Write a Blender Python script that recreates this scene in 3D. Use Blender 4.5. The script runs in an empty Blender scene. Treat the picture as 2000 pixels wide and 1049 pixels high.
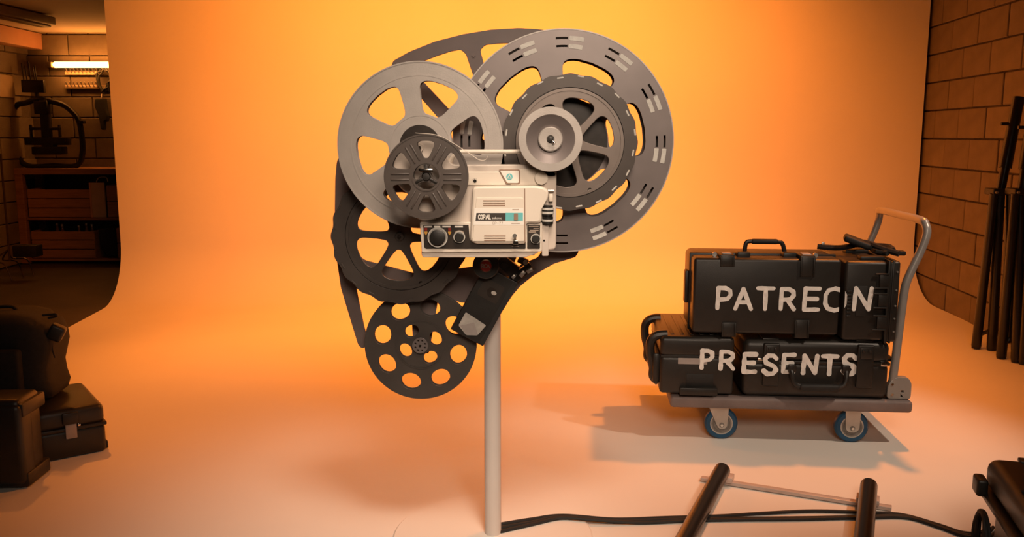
import bpy, bmesh, math, random
from mathutils import Vector, Matrix
random.seed(7)
scn = bpy.context.scene
col = scn.collection
R = math.radians

# ------------------------------------------------------------------ camera
F, CH = 1700.0, 1.2
PITCH = math.atan(258.5 / F)
cd = bpy.data.cameras.new('camera'); cam = bpy.data.objects.new('camera', cd); col.objects.link(cam)
cam.location = (0, 0, CH); cam.rotation_euler = (math.pi / 2 - PITCH, 0, 0)
cd.sensor_fit = 'HORIZONTAL'; cd.sensor_width = 36.0; cd.lens = 36.0 * F / 2000.0
cd.clip_start = 0.05; cd.clip_end = 60
scn.camera = cam

# ------------------------------------------------------------------ world, exposure, lights
w = bpy.data.worlds.new('world'); scn.world = w; w.use_nodes = True
w.node_tree.nodes['Background'].inputs[0].default_value = (1.0, 0.55, 0.35, 1)
w.node_tree.nodes['Background'].inputs[1].default_value = 0.006
scn.view_settings.view_transform = 'Standard'
scn.view_settings.look = 'None'
scn.view_settings.gamma = 1.0
scn.view_settings.use_curve_mapping = False
scn.view_settings.exposure = 0.0


def area(name, loc, aim, size, size_y, power, color, spread=180):
    l = bpy.data.lights.new(name, 'AREA'); l.shape = 'RECTANGLE'; l.size = size; l.size_y = size_y
    l.energy = power; l.color = color; l.spread = R(spread)
    o = bpy.data.objects.new(name, l); col.objects.link(o); o.location = loc
    o.rotation_euler = (Vector(aim) - Vector(loc)).to_track_quat('-Z', 'Y').to_euler()
    return o


def spot(name, loc, aim, power, color, angle, blend, radius):
    l = bpy.data.lights.new(name, 'SPOT'); l.energy = power; l.color = color
    l.spot_size = R(angle); l.spot_blend = blend; l.shadow_soft_size = radius
    o = bpy.data.objects.new(name, l); col.objects.link(o); o.location = loc
    o.rotation_euler = (Vector(aim) - Vector(loc)).to_track_quat('-Z', 'Y').to_euler()
    return o


ORANGE = (1.0, 0.25, 0.028)
WARM = (1.0, 0.78, 0.60)
area('orange_wash_lamp', (-0.4, 4.5, 3.1), (-0.35, 6.4, 1.0), 3.1, 0.5, 94, ORANGE, 112)
spot('orange_spot_lamp', (1.2, 4.2, 3.0), (1.15, 6.4, 1.25), 180, ORANGE, 78, 1.0, 0.1)
spot('orange_back_lamp', (1.85, 3.9, 2.8), (0.45, 4.5, 0.0), 215, ORANGE, 98, 0.6, 0.06)
spot('orange_left_lamp', (-2.3, 4.3, 2.8), (-1.05, 4.25, 0.0), 175, ORANGE, 72, 0.9, 0.06)
spot('side_key_lamp', (2.4, 2.1, 2.75), (1.3, 3.3, 0.2), 140, WARM, 38, 0.8, 0.06)
spot('front_top_lamp', (0.3, 0.75, 3.4), (-0.14, 2.24, 0.58), 325, WARM, 29, 0.8, 0.45)
area('front_fill_lamp', (0.35, -0.35, 2.2), (0.2, 2.4, 0.85), 1.0, 0.8, 7.5, WARM, 60)

# ------------------------------------------------------------------ pixel <-> place
FWD = Vector((0, math.cos(PITCH), -math.sin(PITCH))); UP = Vector((0, math.sin(PITCH), math.cos(PITCH)))
CAM = Vector((0, 0, CH))


def ray(x, y): return Vector((1, 0, 0)) * ((x - 1000) / F) - UP * ((y - 524.5) / F) + FWD


def P(x, y, Y):
    d = ray(x, y); return CAM + d * (Y / d.y)


def G(x, y, z=0.0):
    d = ray(x, y); return CAM + d * ((z - CH) / d.z)


def scale_at(p): return (Vector(p) - CAM).dot(FWD) / F


# ------------------------------------------------------------------ materials
def mat(name, c, rough=0.5, metal=0.0, var=0.0, vscale=20.0, bump=0.0, bscale=200.0, coat=0.0, dark=None, spec=0.5, emit=None, estr=0.0, stretch=None):
    m = bpy.data.materials.new(name); m.use_nodes = True
    nt = m.node_tree; b = nt.nodes['Principled BSDF']
    b.inputs['Base Color'].default_value = (*c, 1); b.inputs['Roughness'].default_value = rough
    b.inputs['Metallic'].default_value = metal; b.inputs['Specular IOR Level'].default_value = spec
    if coat: b.inputs['Coat Weight'].default_value = coat
    if emit:
        b.inputs['Emission Color'].default_value = (*emit, 1); b.inputs['Emission Strength'].default_value = estr
    if var or bump:
        tc = nt.nodes.new('ShaderNodeTexCoord'); mp = nt.nodes.new('ShaderNodeMapping')
        nt.links.new(tc.outputs['Object'], mp.inputs[0])
        if stretch: mp.inputs['Scale'].default_value = stretch
    if var:
        n = nt.nodes.new('ShaderNodeTexNoise'); n.inputs['Scale'].default_value = vscale; n.inputs['Detail'].default_value = 5
        nt.links.new(mp.outputs[0], n.inputs['Vector'])
        r = nt.nodes.new('ShaderNodeValToRGB')
        d = dark or tuple(x * (1 - var) for x in c); l = tuple(min(1, x * (1 + var * 0.6)) for x in c)
        r.color_ramp.elements[0].color = (*d, 1); r.color_ramp.elements[1].color = (*l, 1)
        r.color_ramp.elements[0].position = 0.3; r.color_ramp.elements[1].position = 0.7
        nt.links.new(n.outputs[0], r.inputs[0]); nt.links.new(r.outputs[0], b.inputs['Base Color'])
    if bump:
        n2 = nt.nodes.new('ShaderNodeTexNoise'); n2.inputs['Scale'].default_value = bscale; n2.inputs['Detail'].default_value = 4
        nt.links.new(mp.outputs[0], n2.inputs['Vector'])
        bn = nt.nodes.new('ShaderNodeBump'); bn.inputs['Strength'].default_value = bump; bn.inputs['Distance'].default_value = 0.004
        nt.links.new(n2.outputs[0], bn.inputs['Height']); nt.links.new(bn.outputs[0], b.inputs['Normal'])
    return m


M = dict(
    paper=mat('seamless paper', (0.80, 0.76, 0.70), 0.75, var=0.03, vscale=1.5, bump=0.04, bscale=60),
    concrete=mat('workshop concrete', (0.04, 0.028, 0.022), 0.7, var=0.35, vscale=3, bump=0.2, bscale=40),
    ceiling=mat('ceiling plaster', (0.5, 0.42, 0.34), 0.8, var=0.1, vscale=3),
    studio_ceiling=mat('dark studio ceiling', (0.05, 0.045, 0.04), 0.9, var=0.1, vscale=3),
    mortar=mat('mortar', (0.125, 0.095, 0.067), 0.9, var=0.2, vscale=30, bump=0.3, bscale=150),
    block=mat('cinder block paint', (0.17, 0.13, 0.09), 0.75, var=0.16, vscale=9, bump=0.35, bscale=90),
    block2=mat('cinder block paint worn', (0.195, 0.15, 0.10), 0.75, var=0.2, vscale=7, bump=0.35, bscale=90),
    wallpaint=mat('painted wall', (0.34, 0.26, 0.18), 0.8, var=0.12, vscale=4),
    wood=mat('shelf timber', (0.30, 0.15, 0.07), 0.6, var=0.3, vscale=4, stretch=(1, 6, 14)),
    plywood=mat('crate boards', (0.34, 0.17, 0.08), 0.6, var=0.25, vscale=5, stretch=(1, 6, 14)),
    black=mat('black plastic', (0.016, 0.014, 0.012), 0.42, var=0.3, vscale=30, bump=0.08, bscale=500),
    caseblack=mat('moulded case resin', (0.020, 0.0175, 0.015), 0.38, var=0.25, vscale=12, bump=0.12, bscale=700),
    rubber=mat('black rubber', (0.012, 0.011, 0.010), 0.65, var=0.2, vscale=40),
    cloth=mat('black nylon', (0.011, 0.010, 0.009), 0.85, var=0.3, vscale=60, bump=0.4, bscale=900),
    blackmetal=mat('black painted tube', (0.014, 0.012, 0.010), 0.3, var=0.2, vscale=10),
    frame=mat('brown grey painted plate', (0.15, 0.112, 0.104), 0.5, var=0.12, vscale=14),
    silver=mat('dull silver reel tin', (0.42, 0.385, 0.355), 0.42, 0.25, var=0.08, vscale=20, bump=0.05, bscale=300),
    greyreel=mat('grey enamel reel', (0.205, 0.175, 0.168), 0.38, 0.3, var=0.1, vscale=12),
    darkreel=mat('dark grey enamel reel', (0.06, 0.05, 0.044), 0.45, 0.0, var=0.15, vscale=12),
    wheelrim=mat('grey wheel spokes', (0.20, 0.165, 0.145), 0.4, 0.4, var=0.12, vscale=15),
    wheeldark=mat('dark wheel spokes', (0.075, 0.062, 0.055), 0.4, 0.3, var=0.12, vscale=15),
    film=mat('wound film', (0.028, 0.021, 0.017), 0.3, var=0.3, vscale=60),
    plasticreel=mat('charcoal plastic reel', (0.075, 0.060, 0.052), 0.42, var=0.12, vscale=25),
    cream=mat('cream enamel', (0.76, 0.68, 0.58), 0.4, var=0.04, vscale=8),
    creamgrey=mat('grey enamel plate', (0.62, 0.54, 0.47), 0.42, var=0.05, vscale=8),
    white=mat('white enamel', (0.86, 0.82, 0.75), 0.4, var=0.03, vscale=8),
    whitepost=mat('white painted post', (0.66, 0.60, 0.56), 0.5, var=0.04, vscale=5),
    panel=mat('control panel black', (0.030, 0.022, 0.017), 0.4, var=0.2, vscale=30),
    groove=mat('groove brown', (0.30, 0.19, 0.13), 0.6, var=0.1, vscale=30),
    teal=mat('teal print', (0.15, 0.52, 0.54), 0.45, var=0.05, vscale=30),
    ink=mat('dark ink', (0.04, 0.03, 0.025), 0.5, var=0.1, vscale=30),
    inkgrey=mat('grey ink', (0.42, 0.33, 0.26), 0.5, var=0.1, vscale=30),
    red=mat('red enamel', (0.30, 0.03, 0.02), 0.35, var=0.2, vscale=40),
    amber=mat('amber print', (0.65, 0.33, 0.06), 0.4, var=0.1, vscale=40),
    chrome=mat('chrome', (0.80, 0.76, 0.70), 0.15, 1.0, var=0.05, vscale=30),
    steel=mat('zinc steel', (0.55, 0.52, 0.48), 0.38, 0.8, var=0.12, vscale=25),
    alum=mat('grey painted tube', (0.36, 0.345, 0.325), 0.35, 0.3, var=0.06, vscale=15),
    deck=mat('grey deck plastic', (0.20, 0.155, 0.145), 0.55, var=0.2, vscale=8, bump=0.2, bscale=120),
    blue=mat('blue tyre', (0.01, 0.07, 0.15), 0.45, var=0.15, vscale=30),
    hubgrey=mat('grey wheel hub', (0.22, 0.195, 0.175), 0.5, var=0.1, vscale=30),
    paint=mat('hand brushed white paint', (0.84, 0.83, 0.80), 0.6, var=0.16, vscale=45, bump=0.2, bscale=200),
    paintdim=mat('thin white paint', (0.42, 0.37, 0.34), 0.6, var=0.3, vscale=50, bump=0.2, bscale=200),
    sticker=mat('grey tape', (0.36, 0.32, 0.30), 0.5, var=0.1, vscale=30),
    label=mat('cassette label', (0.46, 0.43, 0.39), 0.5, var=0.2, vscale=50),
    glintpaint=mat('white painted glint', (0.62, 0.60, 0.55), 0.45, var=0.15, vscale=80),  # pale colour stands for light caught on slots, lugs and chrome rings
    dimsteel=mat('dimmed steel tube', (0.10, 0.07, 0.05), 0.35, 0.5, var=0.2, vscale=20),  # steel darkened in its colour so the stand looks dimly lit
    plate=mat('clear grey acrylic bar', (0.55, 0.45, 0.40), 0.3, var=0.1, vscale=20),
    tube=mat('tube lamp', (1, 0.9, 0.7), 0.4, emit=(1.0, 0.34, 0.06), estr=34, var=0.01),
    fixture=mat('lamp fixture', (0.20, 0.15, 0.10), 0.5, var=0.1, vscale=10),
    soffit=mat('salmon soffit', (0.52, 0.27, 0.17), 0.7, var=0.08, vscale=6),
    glassy=mat('brown glass', (0.10, 0.05, 0.02), 0.08, var=0.1, vscale=30),
    sheet=mat('pinned sheet', (0.44, 0.33, 0.22), 0.7, var=0.08, vscale=12),
)


# ------------------------------------------------------------------ object helpers
def tag(o, label=None, cat=None, group=None, kind=None):
    if label: o['label'] = label
    if cat: o['category'] = cat
    if group: o['group'] = group
    if kind: o['kind'] = kind
    return o


def empty(name, loc, label=None, cat=None, group=None, rz=0.0, rot=None):
    o = bpy.data.objects.new(name, None); o.empty_display_size = 0.05; col.objects.link(o)
    o.location = loc; o.rotation_euler = rot or (0, 0, rz)
    return tag(o, label, cat, group)


def link(name, me, m, parent=None, loc=(0, 0, 0), rot=(0, 0, 0), smooth=32):
    if m is not None:
        me.materials.clear(); me.materials.append(M[m] if isinstance(m, str) else m)
    if smooth:
        for p in me.polygons: p.use_smooth = True
        me.set_sharp_from_angle(angle=R(smooth))
    o = bpy.data.objects.new(name, me); col.objects.link(o)
    o.parent = parent; o.location = loc; o.rotation_euler = rot
    return o


def copy_tree(o, parent=None):
    c = o.copy(); col.objects.link(c); c.parent = parent
    for ch in list(o.children): copy_tree(ch, c)
    return c


class MB:
    def __init__(s): s.bm = bmesh.new()

    def box(s, c, size, bev=0.0, rot=None, seg=2):
        r = bmesh.ops.create_cube(s.bm, size=1.0); vs = r['verts']
        bmesh.ops.scale(s.bm, vec=size, verts=vs)
        if bev:
            es = list({e for v in vs for e in v.link_edges})
            r2 = bmesh.ops.bevel(s.bm, geom=es, offset=min(bev, min(size) * 0.49), segments=seg, affect='EDGES', profile=0.5)
            vs = list({v for f in r2['faces'] for v in f.verts} | {v for v in vs if v.is_valid})
            seen = set(vs); st = list(vs)
            while st:
                v = st.pop()
                for e in v.link_edges:
                    o = e.other_vert(v)
                    if o not in seen: seen.add(o); st.append(o)
            vs = list(seen)
        if rot is not None: bmesh.ops.rotate(s.bm, matrix=rot.to_matrix() if hasattr(rot, 'to_matrix') else rot, verts=vs)
        bmesh.ops.translate(s.bm, vec=c, verts=vs)
        return s

    def cyl(s, a, b, r0, r1=None, n=24):
        a = Vector(a); b = Vector(b); r1 = r0 if r1 is None else r1
        d = b - a; q = d.to_track_quat('Z', 'Y')
        rr = bmesh.ops.create_cone(s.bm, cap_ends=True, segments=n, radius1=r0, radius2=r1, depth=d.length)
        bmesh.ops.rotate(s.bm, matrix=q.to_matrix(), verts=rr['verts'])
        bmesh.ops.translate(s.bm, vec=(a + b) / 2, verts=rr['verts'])
        return s

    def lathe(s, prof, n=48, closed=False):
        # profile (r, y): revolved about the local Y axis
        rings = []
        for r, y in prof:
            if r < 1e-6: rings.append([s.bm.verts.new((0, y, 0))])
            else: rings.append([s.bm.verts.new((r * math.cos(2 * math.pi * k / n), y, r * math.sin(2 * math.pi * k / n))) for k in range(n)])
        idx = list(range(len(rings))); pairs = list(zip(idx, idx[1:])) + ([(idx[-1], 0)] if closed else [])
        for i, j in pairs:
            A, B = rings[i], rings[j]
            if len(A) == 1 and len(B) == 1: continue
            for k in range(n):
                k2 = (k + 1) % n
                if len(A) == 1: s.bm.faces.new((A[0], B[k], B[k2]))
                elif len(B) == 1: s.bm.faces.new((A[k], B[0], A[k2]))
                else: s.bm.faces.new((A[k], B[k], B[k2], A[k2]))
        bmesh.ops.recalc_face_normals(s.bm, faces=s.bm.faces)
        return s

    def tube(s, pts, r, n=10, closed=False):
        pts = [Vector(p) for p in pts]; rings = []
        N = len(pts); up = None
        for i, p in enumerate(pts):
            if closed: t = pts[(i + 1) % N] - pts[i - 1]
            else: t = pts[min(i + 1, N - 1)] - pts[max(i - 1, 0)]
            t.normalize()
            if up is None:
                up = Vector((0, 0, 1)) if abs(t.z) < 0.9 else Vector((1, 0, 0))
            x = t.cross(up)
            if x.length < 1e-5: x = t.orthogonal()
            x.normalize(); y = x.cross(t); up = y
            rr = r[i] if isinstance(r, (list, tuple)) else r
            rings.append([s.bm.verts.new(p + (x * math.cos(2 * math.pi * k / n) + y * math.sin(2 * math.pi * k / n)) * rr) for k in range(n)])
        for i in range(N - 1 + (1 if closed else 0)):
            A, B = rings[i], rings[(i + 1) % N]
            for k in range(n): s.bm.faces.new((A[k], A[(k + 1) % n], B[(k + 1) % n], B[k]))
        if not closed:
            s.bm.faces.new(rings[0][::-1]); s.bm.faces.new(rings[-1])
        bmesh.ops.recalc_face_normals(s.bm, faces=s.bm.faces)
        return s

    def build(s, name, m, parent=None, loc=(0, 0, 0), rot=(0, 0, 0), smooth=32):
        me = bpy.data.meshes.new(name); s.bm.to_mesh(me); s.bm.free()
        return link(name, me, m, parent, loc, rot, smooth)


def spline(pts, n=8, closed=False):
    pts = [Vector(p) for p in pts]; N = len(pts); out = []
    for i in range(N if closed else N - 1):
        p1 = pts[i]; p2 = pts[(i + 1) % N]
        p0 = pts[i - 1] if (i > 0 or closed) else p1
        p3 = pts[(i + 2) % N] if (i + 2 < N or closed) else p2
        for k in range(n):
            t = k / n
            out.append(0.5 * ((2 * p1) + (p2 - p0) * t + (2 * p0 - 5 * p1 + 4 * p2 - p3) * t * t + (3 * p1 - p0 - 3 * p2 + p3) * t ** 3))
    if not closed: out.append(pts[-1])
    return out


def flat(name, loops, t, m, parent=None, loc=(0, 0, 0), bev=0.0, rot=(0, 0, 0)):
    """plate in the local XZ plane, thickness t along Y, loops of (x, z); inner loops are holes"""
    cu = bpy.data.curves.new(name, 'CURVE'); cu.dimensions = '2D'; cu.fill_mode = 'BOTH'
    cu.extrude = max(0.00005, t / 2 - bev); cu.bevel_depth = bev; cu.bevel_resolution = 1
    cu.offset = -bev
    for lp in loops:
        sp = cu.splines.new('POLY'); sp.points.add(len(lp) - 1)
        for q, (x, z) in zip(sp.points, lp): q.co = (x, z, 0, 1)
        sp.use_cyclic_u = True
    ob = bpy.data.objects.new('tmp', cu)
    me = bpy.data.meshes.new_from_object(ob)
    bpy.data.objects.remove(ob); bpy.data.curves.remove(cu)
    me.transform(Matrix.Rotation(math.pi / 2, 4, 'X'))
    me.name = name
    bm = bmesh.new(); bm.from_mesh(me); bmesh.ops.remove_doubles(bm, verts=bm.verts, dist=1e-6); bmesh.ops.recalc_face_normals(bm, faces=bm.faces); bm.to_mesh(me); bm.free()
    return link(name, me, m, parent, loc, rot, smooth=16)


def circ(r, n=72, c=(0, 0), ry=None, a0=0.0):
    ry = r if ry is None else ry
    return [(c[0] + r * math.cos(2 * math.pi * k / n + a0), c[1] + ry * math.sin(2 * math.pi * k / n + a0)) for k in range(n)]


def oval(cx, cz, rx, rz, ang, n=28):
    ca, sa = math.cos(ang), math.sin(ang)
    return [(cx + x * ca - z * sa, cz + x * sa + z * ca) for x, z in circ(rx, n, ry=rz)]


def opening(pm, r0, r1, N, width, n=48, e=0.42, widthr=None):
    """rounded opening between spokes with parallel sides"""
    rm, dr = (r0 + r1) / 2, (r1 - r0) / 2; out = []
    for k in range(n):
        t = 2 * math.pi * k / n; c, s = math.cos(t), math.sin(t)
        r = rm + dr * math.copysign(abs(c) ** e, c)
        wd = width if widthr is None else width + (widthr - width) * (r - r0) / (r1 - r0)
        dp = max(0.02, math.pi / N - math.asin(min(0.99, wd / 2 / r)))
        p = pm + dp * math.copysign(abs(s) ** e, s)
        out.append((r * math.cos(p), r * math.sin(p)))
    return out


def round_poly(pts, rad, n=5):
    out = []; N = len(pts)
    for i in range(N):
        p = Vector((*pts[i][:2], 0)); a = Vector((*pts[i - 1][:2], 0)); b = Vector((*pts[(i + 1) % N][:2], 0))
        r = rad[i] if isinstance(rad, (list, tuple)) else rad
        if r <= 0: out.append((p.x, p.y)); continue
        da, db = a - p, b - p; l = min(r, da.length * 0.45, db.length * 0.45)
        q0 = p + da.normalized() * l; q1 = p + db.normalized() * l
        for k in range(n + 1):
            t = k / n; q = q0 * (1 - t) ** 2 + p * 2 * t * (1 - t) + q1 * t * t
            out.append((q.x, q.y))
    return out


GLY = {  # strokes in a unit-high box: width, polylines
    'P': (0.62, [[(0, 0), (0.02, 1), (0.34, 1), (0.56, 0.88), (0.58, 0.66), (0.44, 0.47), (0.03, 0.42)]]),
    'A': (0.78, [[(0, 0), (0.36, 1), (0.76, 0)], [(0.16, 0.34), (0.62, 0.34)]]),
    'T': (0.74, [[(0, 1), (0.74, 1)], [(0.37, 1), (0.37, 0)]]),
    'R': (0.66, [[(0, 0), (0.02, 1), (0.36, 1), (0.58, 0.88), (0.6, 0.68), (0.46, 0.5), (0.03, 0.46)], [(0.3, 0.47), (0.64, 0)]]),
    'E': (0.62, [[(0.62, 1), (0.03, 1), (0, 0), (0.6, 0.02)], [(0.02, 0.52), (0.52, 0.52)]]),
    'N': (0.7, [[(0, 0), (0.04, 1), (0.62, 0.02), (0.7, 1)]]),
    'S': (0.62, [[(0.6, 0.84), (0.46, 1), (0.2, 1), (0.04, 0.82), (0.1, 0.6), (0.5, 0.42), (0.6, 0.22), (0.46, 0.02), (0.18, 0), (0, 0.16)]]),
    'C': (0.5, [[(0.5, 0.84), (0.36, 1), (0.14, 1), (0, 0.82), (0, 0.18), (0.14, 0), (0.36, 0), (0.5, 0.16)]]),
    'O': (0.54, [[(0.27, 1), (0.08, 0.92), (0, 0.7), (0, 0.3), (0.08, 0.08), (0.27, 0), (0.46, 0.08), (0.54, 0.3), (0.54, 0.7), (0.46, 0.92), (0.27, 1)]]),
    'L': (0.45, [[(0, 1), (0, 0), (0.45, 0)]]),
    '7': (0.5, [[(0, 1), (0.5, 1), (0.2, 0)]]),
    '-': (0.4, [[(0.05, 0.5), (0.35, 0.5)]]),
    'e': (0.45, [[(0.02, 0.33), (0.43, 0.36), (0.4, 0.58), (0.2, 0.64), (0.02, 0.45), (0.04, 0.12), (0.22, 0), (0.42, 0.1)]]),
    's': (0.42, [[(0.4, 0.55), (0.2, 0.64), (0.04, 0.5), (0.36, 0.22), (0.3, 0.03), (0.02, 0.08)]]),
    'k': (0.42, [[(0, 0), (0, 1)], [(0.38, 0.64), (0.02, 0.26)], [(0.14, 0.36), (0.4, 0)]]),
    'o': (0.45, [[(0.22, 0.64), (0.02, 0.5), (0.02, 0.14), (0.22, 0), (0.43, 0.14), (0.43, 0.5), (0.22, 0.64)]]),
    'n': (0.42, [[(0, 0), (0, 0.64)], [(0, 0.45), (0.2, 0.64), (0.4, 0.5), (0.4, 0)]]),
    'i': (0.06, [[(0.03, 0), (0.03, 0.64)]]),
    'c': (0.42, [[(0.4, 0.52), (0.22, 0.64), (0.02, 0.5), (0.02, 0.14), (0.22, 0), (0.4, 0.1)]]),
}


def strokes(name, lines, wd, m, parent, y=0.0, proud=0.0006, wob=0.0, clip=None):
    """flat brushed strokes in the local XZ plane facing -Y"""
    bm = bmesh.new(); lift = 0.0
    for ln in lines:
        pts = [Vector((x, 0, z)) for x, z in ln]
        fine = []
        for a, b in zip(pts, pts[1:]):
            k = max(1, int((b - a).length / (wd * 0.8)))
            fine += [a.lerp(b, i / k) for i in range(k)]
        fine.append(pts[-1])
        ws = [wd * (1 + random.uniform(-wob, wob)) for _ in fine]
        for i in range(len(fine)):
            lift += 0.000004
            yy = y - proud - lift
            vs = [bm.verts.new((fine[i].x + ws[i] / 2 * math.cos(2 * math.pi * k / 14), yy, fine[i].z + ws[i] / 2 * math.sin(2 * math.pi * k / 14))) for k in range(14)]
            bm.faces.new(vs)
            if i + 1 < len(fine):
                d = fine[i + 1] - fine[i]
                if d.length < 1e-7: continue
                d.normalize(); nrm = Vector((-d.z, 0, d.x)); lift += 0.000004; yy = y - proud - lift
                q = [fine[i] + nrm * ws[i] / 2, fine[i] - nrm * ws[i] / 2, fine[i + 1] - nrm * ws[i + 1] / 2, fine[i + 1] + nrm * ws[i + 1] / 2]
                bm.faces.new([bm.verts.new((v.x, yy, v.z)) for v in q])
    if clip:
        for co, no in clip:
            g = list(bm.verts) + list(bm.edges) + list(bm.faces)
            bmesh.ops.bisect_plane(bm, geom=g, plane_co=co, plane_no=no, clear_outer=True)
    bmesh.ops.recalc_face_normals(bm, faces=bm.faces)
    for f in bm.faces:
        if f.normal.y > 0: f.normal_flip()
    me = bpy.data.meshes.new(name); bm.to_mesh(me); bm.free()
    return link(name, me, m, parent, smooth=0)


def text_lines(s, x, z, h, gap=0.2, wscale=1.0, skew=0.0):
    out = []
    for ch in s:
        if ch == ' ': x += 0.4 * h; continue
        wd, ls = GLY[ch]
        for l in ls: out.append([(x + a * h * wscale + skew * b * h, z + b * h) for a, b in l])
        x += (wd * wscale + gap) * h
    return out


# ------------------------------------------------------------------ setting: floor, walls, ceilings
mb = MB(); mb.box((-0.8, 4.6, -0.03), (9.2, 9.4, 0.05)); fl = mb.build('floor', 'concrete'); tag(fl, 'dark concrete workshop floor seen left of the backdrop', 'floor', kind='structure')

# right block wall: local x runs along the wall (away from the camera), blocks face -y local ... placed by matrix
WO = G(1900, 640); WD = Vector((0.086, 1, 0)).normalized(); WN = Vector((-WD.y, WD.x, 0))  # normal into the room
wyaw = math.atan2(WD.y, WD.x)
COURSE = 0.197
mb = MB(); mb.box((0.3, -0.085, 1.65), (7.4, 0.15, 3.3))
wr = mb.build('wall_right', 'mortar', loc=WO, rot=(0, 0, wyaw)); tag(wr, 'brown painted cinder block wall right of the backdrop', 'wall', kind='structure')


def block_mesh(l, h=0.187, d=0.022):
    mb = MB(); mb.box((0, 0, 0), (l, d, h), 0.004, seg=1)
    me = bpy.data.meshes.new('cinder_block'); mb.bm.to_mesh(me); mb.bm.free()
    for m_ in ('block', 'block2'): me.materials.append(M[m_])
    for p in me.polygons: p.use_smooth = False
    return me


BM1 = [block_mesh(0.387), block_mesh(0.387)]
for p in BM1[1].polygons: p.material_index = 1
for k in range(12):
    for j in range(13):
        s = -2.6 + j * 0.397 + (0.1985 if k % 2 else 0.0) + 0.06
        o = bpy.data.objects.new('cinder_block', BM1[random.random() < 0.35]); col.objects.link(o); o.parent = wr
        o.location = (s, -0.004 + random.uniform(-0.0025, 0.0025), (k + 0.5) * COURSE)

# back and left workshop walls
YB = 8.62
cornx = P(62, 200, YB).x
mb = MB(); mb.box((0, 0.06, 1.65), (9.0, 0.1, 3.3)); wb = mb.build('wall_back', 'mortar', loc=(cornx + 4.45, YB, 0)); tag(wb, 'cinder block wall at the back of the workshop', 'wall', kind='structure')
for k in range(12):
    for j in range(4):
        x = cornx + 0.2 + j * 0.397 - (0.1985 if k % 2 else 0.0)
        o = bpy.data.objects.new('cinder_block', BM1[random.random() < 0.4]); col.objects.link(o); o.parent = wb
        o.location = (x - (cornx + 4.45), -0.003 + random.uniform(-0.0025, 0.0025), (k + 0.5) * COURSE)
mb = MB(); mb.box((-0.06, 0, 1.65), (0.1, 6.0, 3.3)); wl = mb.build('wall_left', 'mortar', loc=(cornx, YB - 3.0, 0)); tag(wl, 'cinder block side wall of the workshop at the far left', 'wall', kind='structure')
for k in range(12):
    for j in range(5):
        o = bpy.data.objects.new('cinder_block', BM1[random.random() < 0.4]); col.objects.link(o); o.parent = wl
        o.location = (-0.003, 2.8 - j * 0.397 - (0.1985 if k % 2 else 0.0), (k + 0.5) * COURSE); o.rotation_euler = (0, 0, math.pi / 2)
zc = P(120, 66, YB).z
mb = MB(); mb.box((-2.5, 7.7, zc + 0.05), (6.0, 2.4, 0.08)); ce = mb.build('ceiling', 'ceiling'); tag(ce, 'low plaster ceiling over the workshop bay', 'ceiling', kind='structure')
# salmon soffit boxed along the left wall
bx = P(83, 80, YB).x; bz = P(83, 97, YB).z
mb = MB(); mb.box(((cornx - 0.05 + bx) / 2, YB - 1.2, (bz + zc) / 2), (bx - cornx + 0.05, 2.4, zc - bz), 0.004)
so = mb.build('trim_1', 'soffit'); tag(so, 'salmon boxed soffit along the top of the left wall', 'soffit', kind='structure')

# ------------------------------------------------------------------ seamless backdrop
YV = 6.42
lx0, rx0 = G(135, 640).x, G(1900, 640).x
lxb, rxb = P(236, 480, YV).x, P(1783, 470, YV).x
prof = [(0.3 + i * 0.3, 0.0) for i in range(18)] + [(5.7, 0), (5.85, 0), (5.95, 0)]
for i in range(1, 15):
    a = math.pi / 2 * i / 14
    prof.append((5.98 + (YV - 5.98) * math.sin(a), 0.42 * (1 - math.cos(a))))
prof += [(YV, 0.42 + i * 0.25) for i in range(1, 12)]
bm = bmesh.new(); NT = 60; rows = []; under = []
for i, (y, z) in enumerate(prof):
    row = []; und = []
    y0_, z0_ = prof[max(0, i - 1)]; y1_, z1_ = prof[min(len(prof) - 1, i + 1)]
    nl = math.hypot(y1_ - y0_, z1_ - z0_); ny, nz = -(z1_ - z0_) / nl, (y1_ - y0_) / nl
    for k in range(NT + 1):
        t = k / NT
        fy = min(1.0, (y - 5.4) / (YV - 5.4))
        xl = lx0 + (lxb - lx0) * fy if y > 5.4 else lx0 - 0.02 * (5.4 - y)
        xr = rx0 + (rxb - rx0) * fy if y > 5.4 else rx0 - 0.088 * (5.4 - y)
        x = xl + (xr - xl) * t
        curl = max(0, (t - 0.93) / 0.07) ** 2 * 0.02
        row.append(bm.verts.new((x, y + ny * curl, z + 0.004 + nz * curl)))
        und.append(bm.verts.new((x, y + ny * (curl - 0.003), z + 0.004 + nz * (curl - 0.003))))
    rows.append(row); under.append(und)
for (a, b, c, d) in zip(rows, rows[1:], under, under[1:]):
    for k in range(NT):
        bm.faces.new((a[k], a[k + 1], b[k + 1], b[k])); bm.faces.new((c[k], d[k], d[k + 1], c[k + 1]))
    bm.faces.new((a[0], b[0], d[0], c[0])); bm.faces.new((a[NT], c[NT], d[NT], b[NT]))
for (a, c, fl_) in ((rows[0], under[0], 0), (rows[-1], under[-1], 1)):
    for k in range(NT):
        q = (a[k], c[k], c[k + 1], a[k + 1]); bm.faces.new(q[::-1] if fl_ else q)
me = bpy.data.meshes.new('backdrop'); bm.to_mesh(me); bm.free()
bd = link('photo_backdrop', me, 'paper', smooth=60)
tag(bd, 'seamless white paper backdrop sweeping from wall to floor under orange light', 'backdrop')

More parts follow.
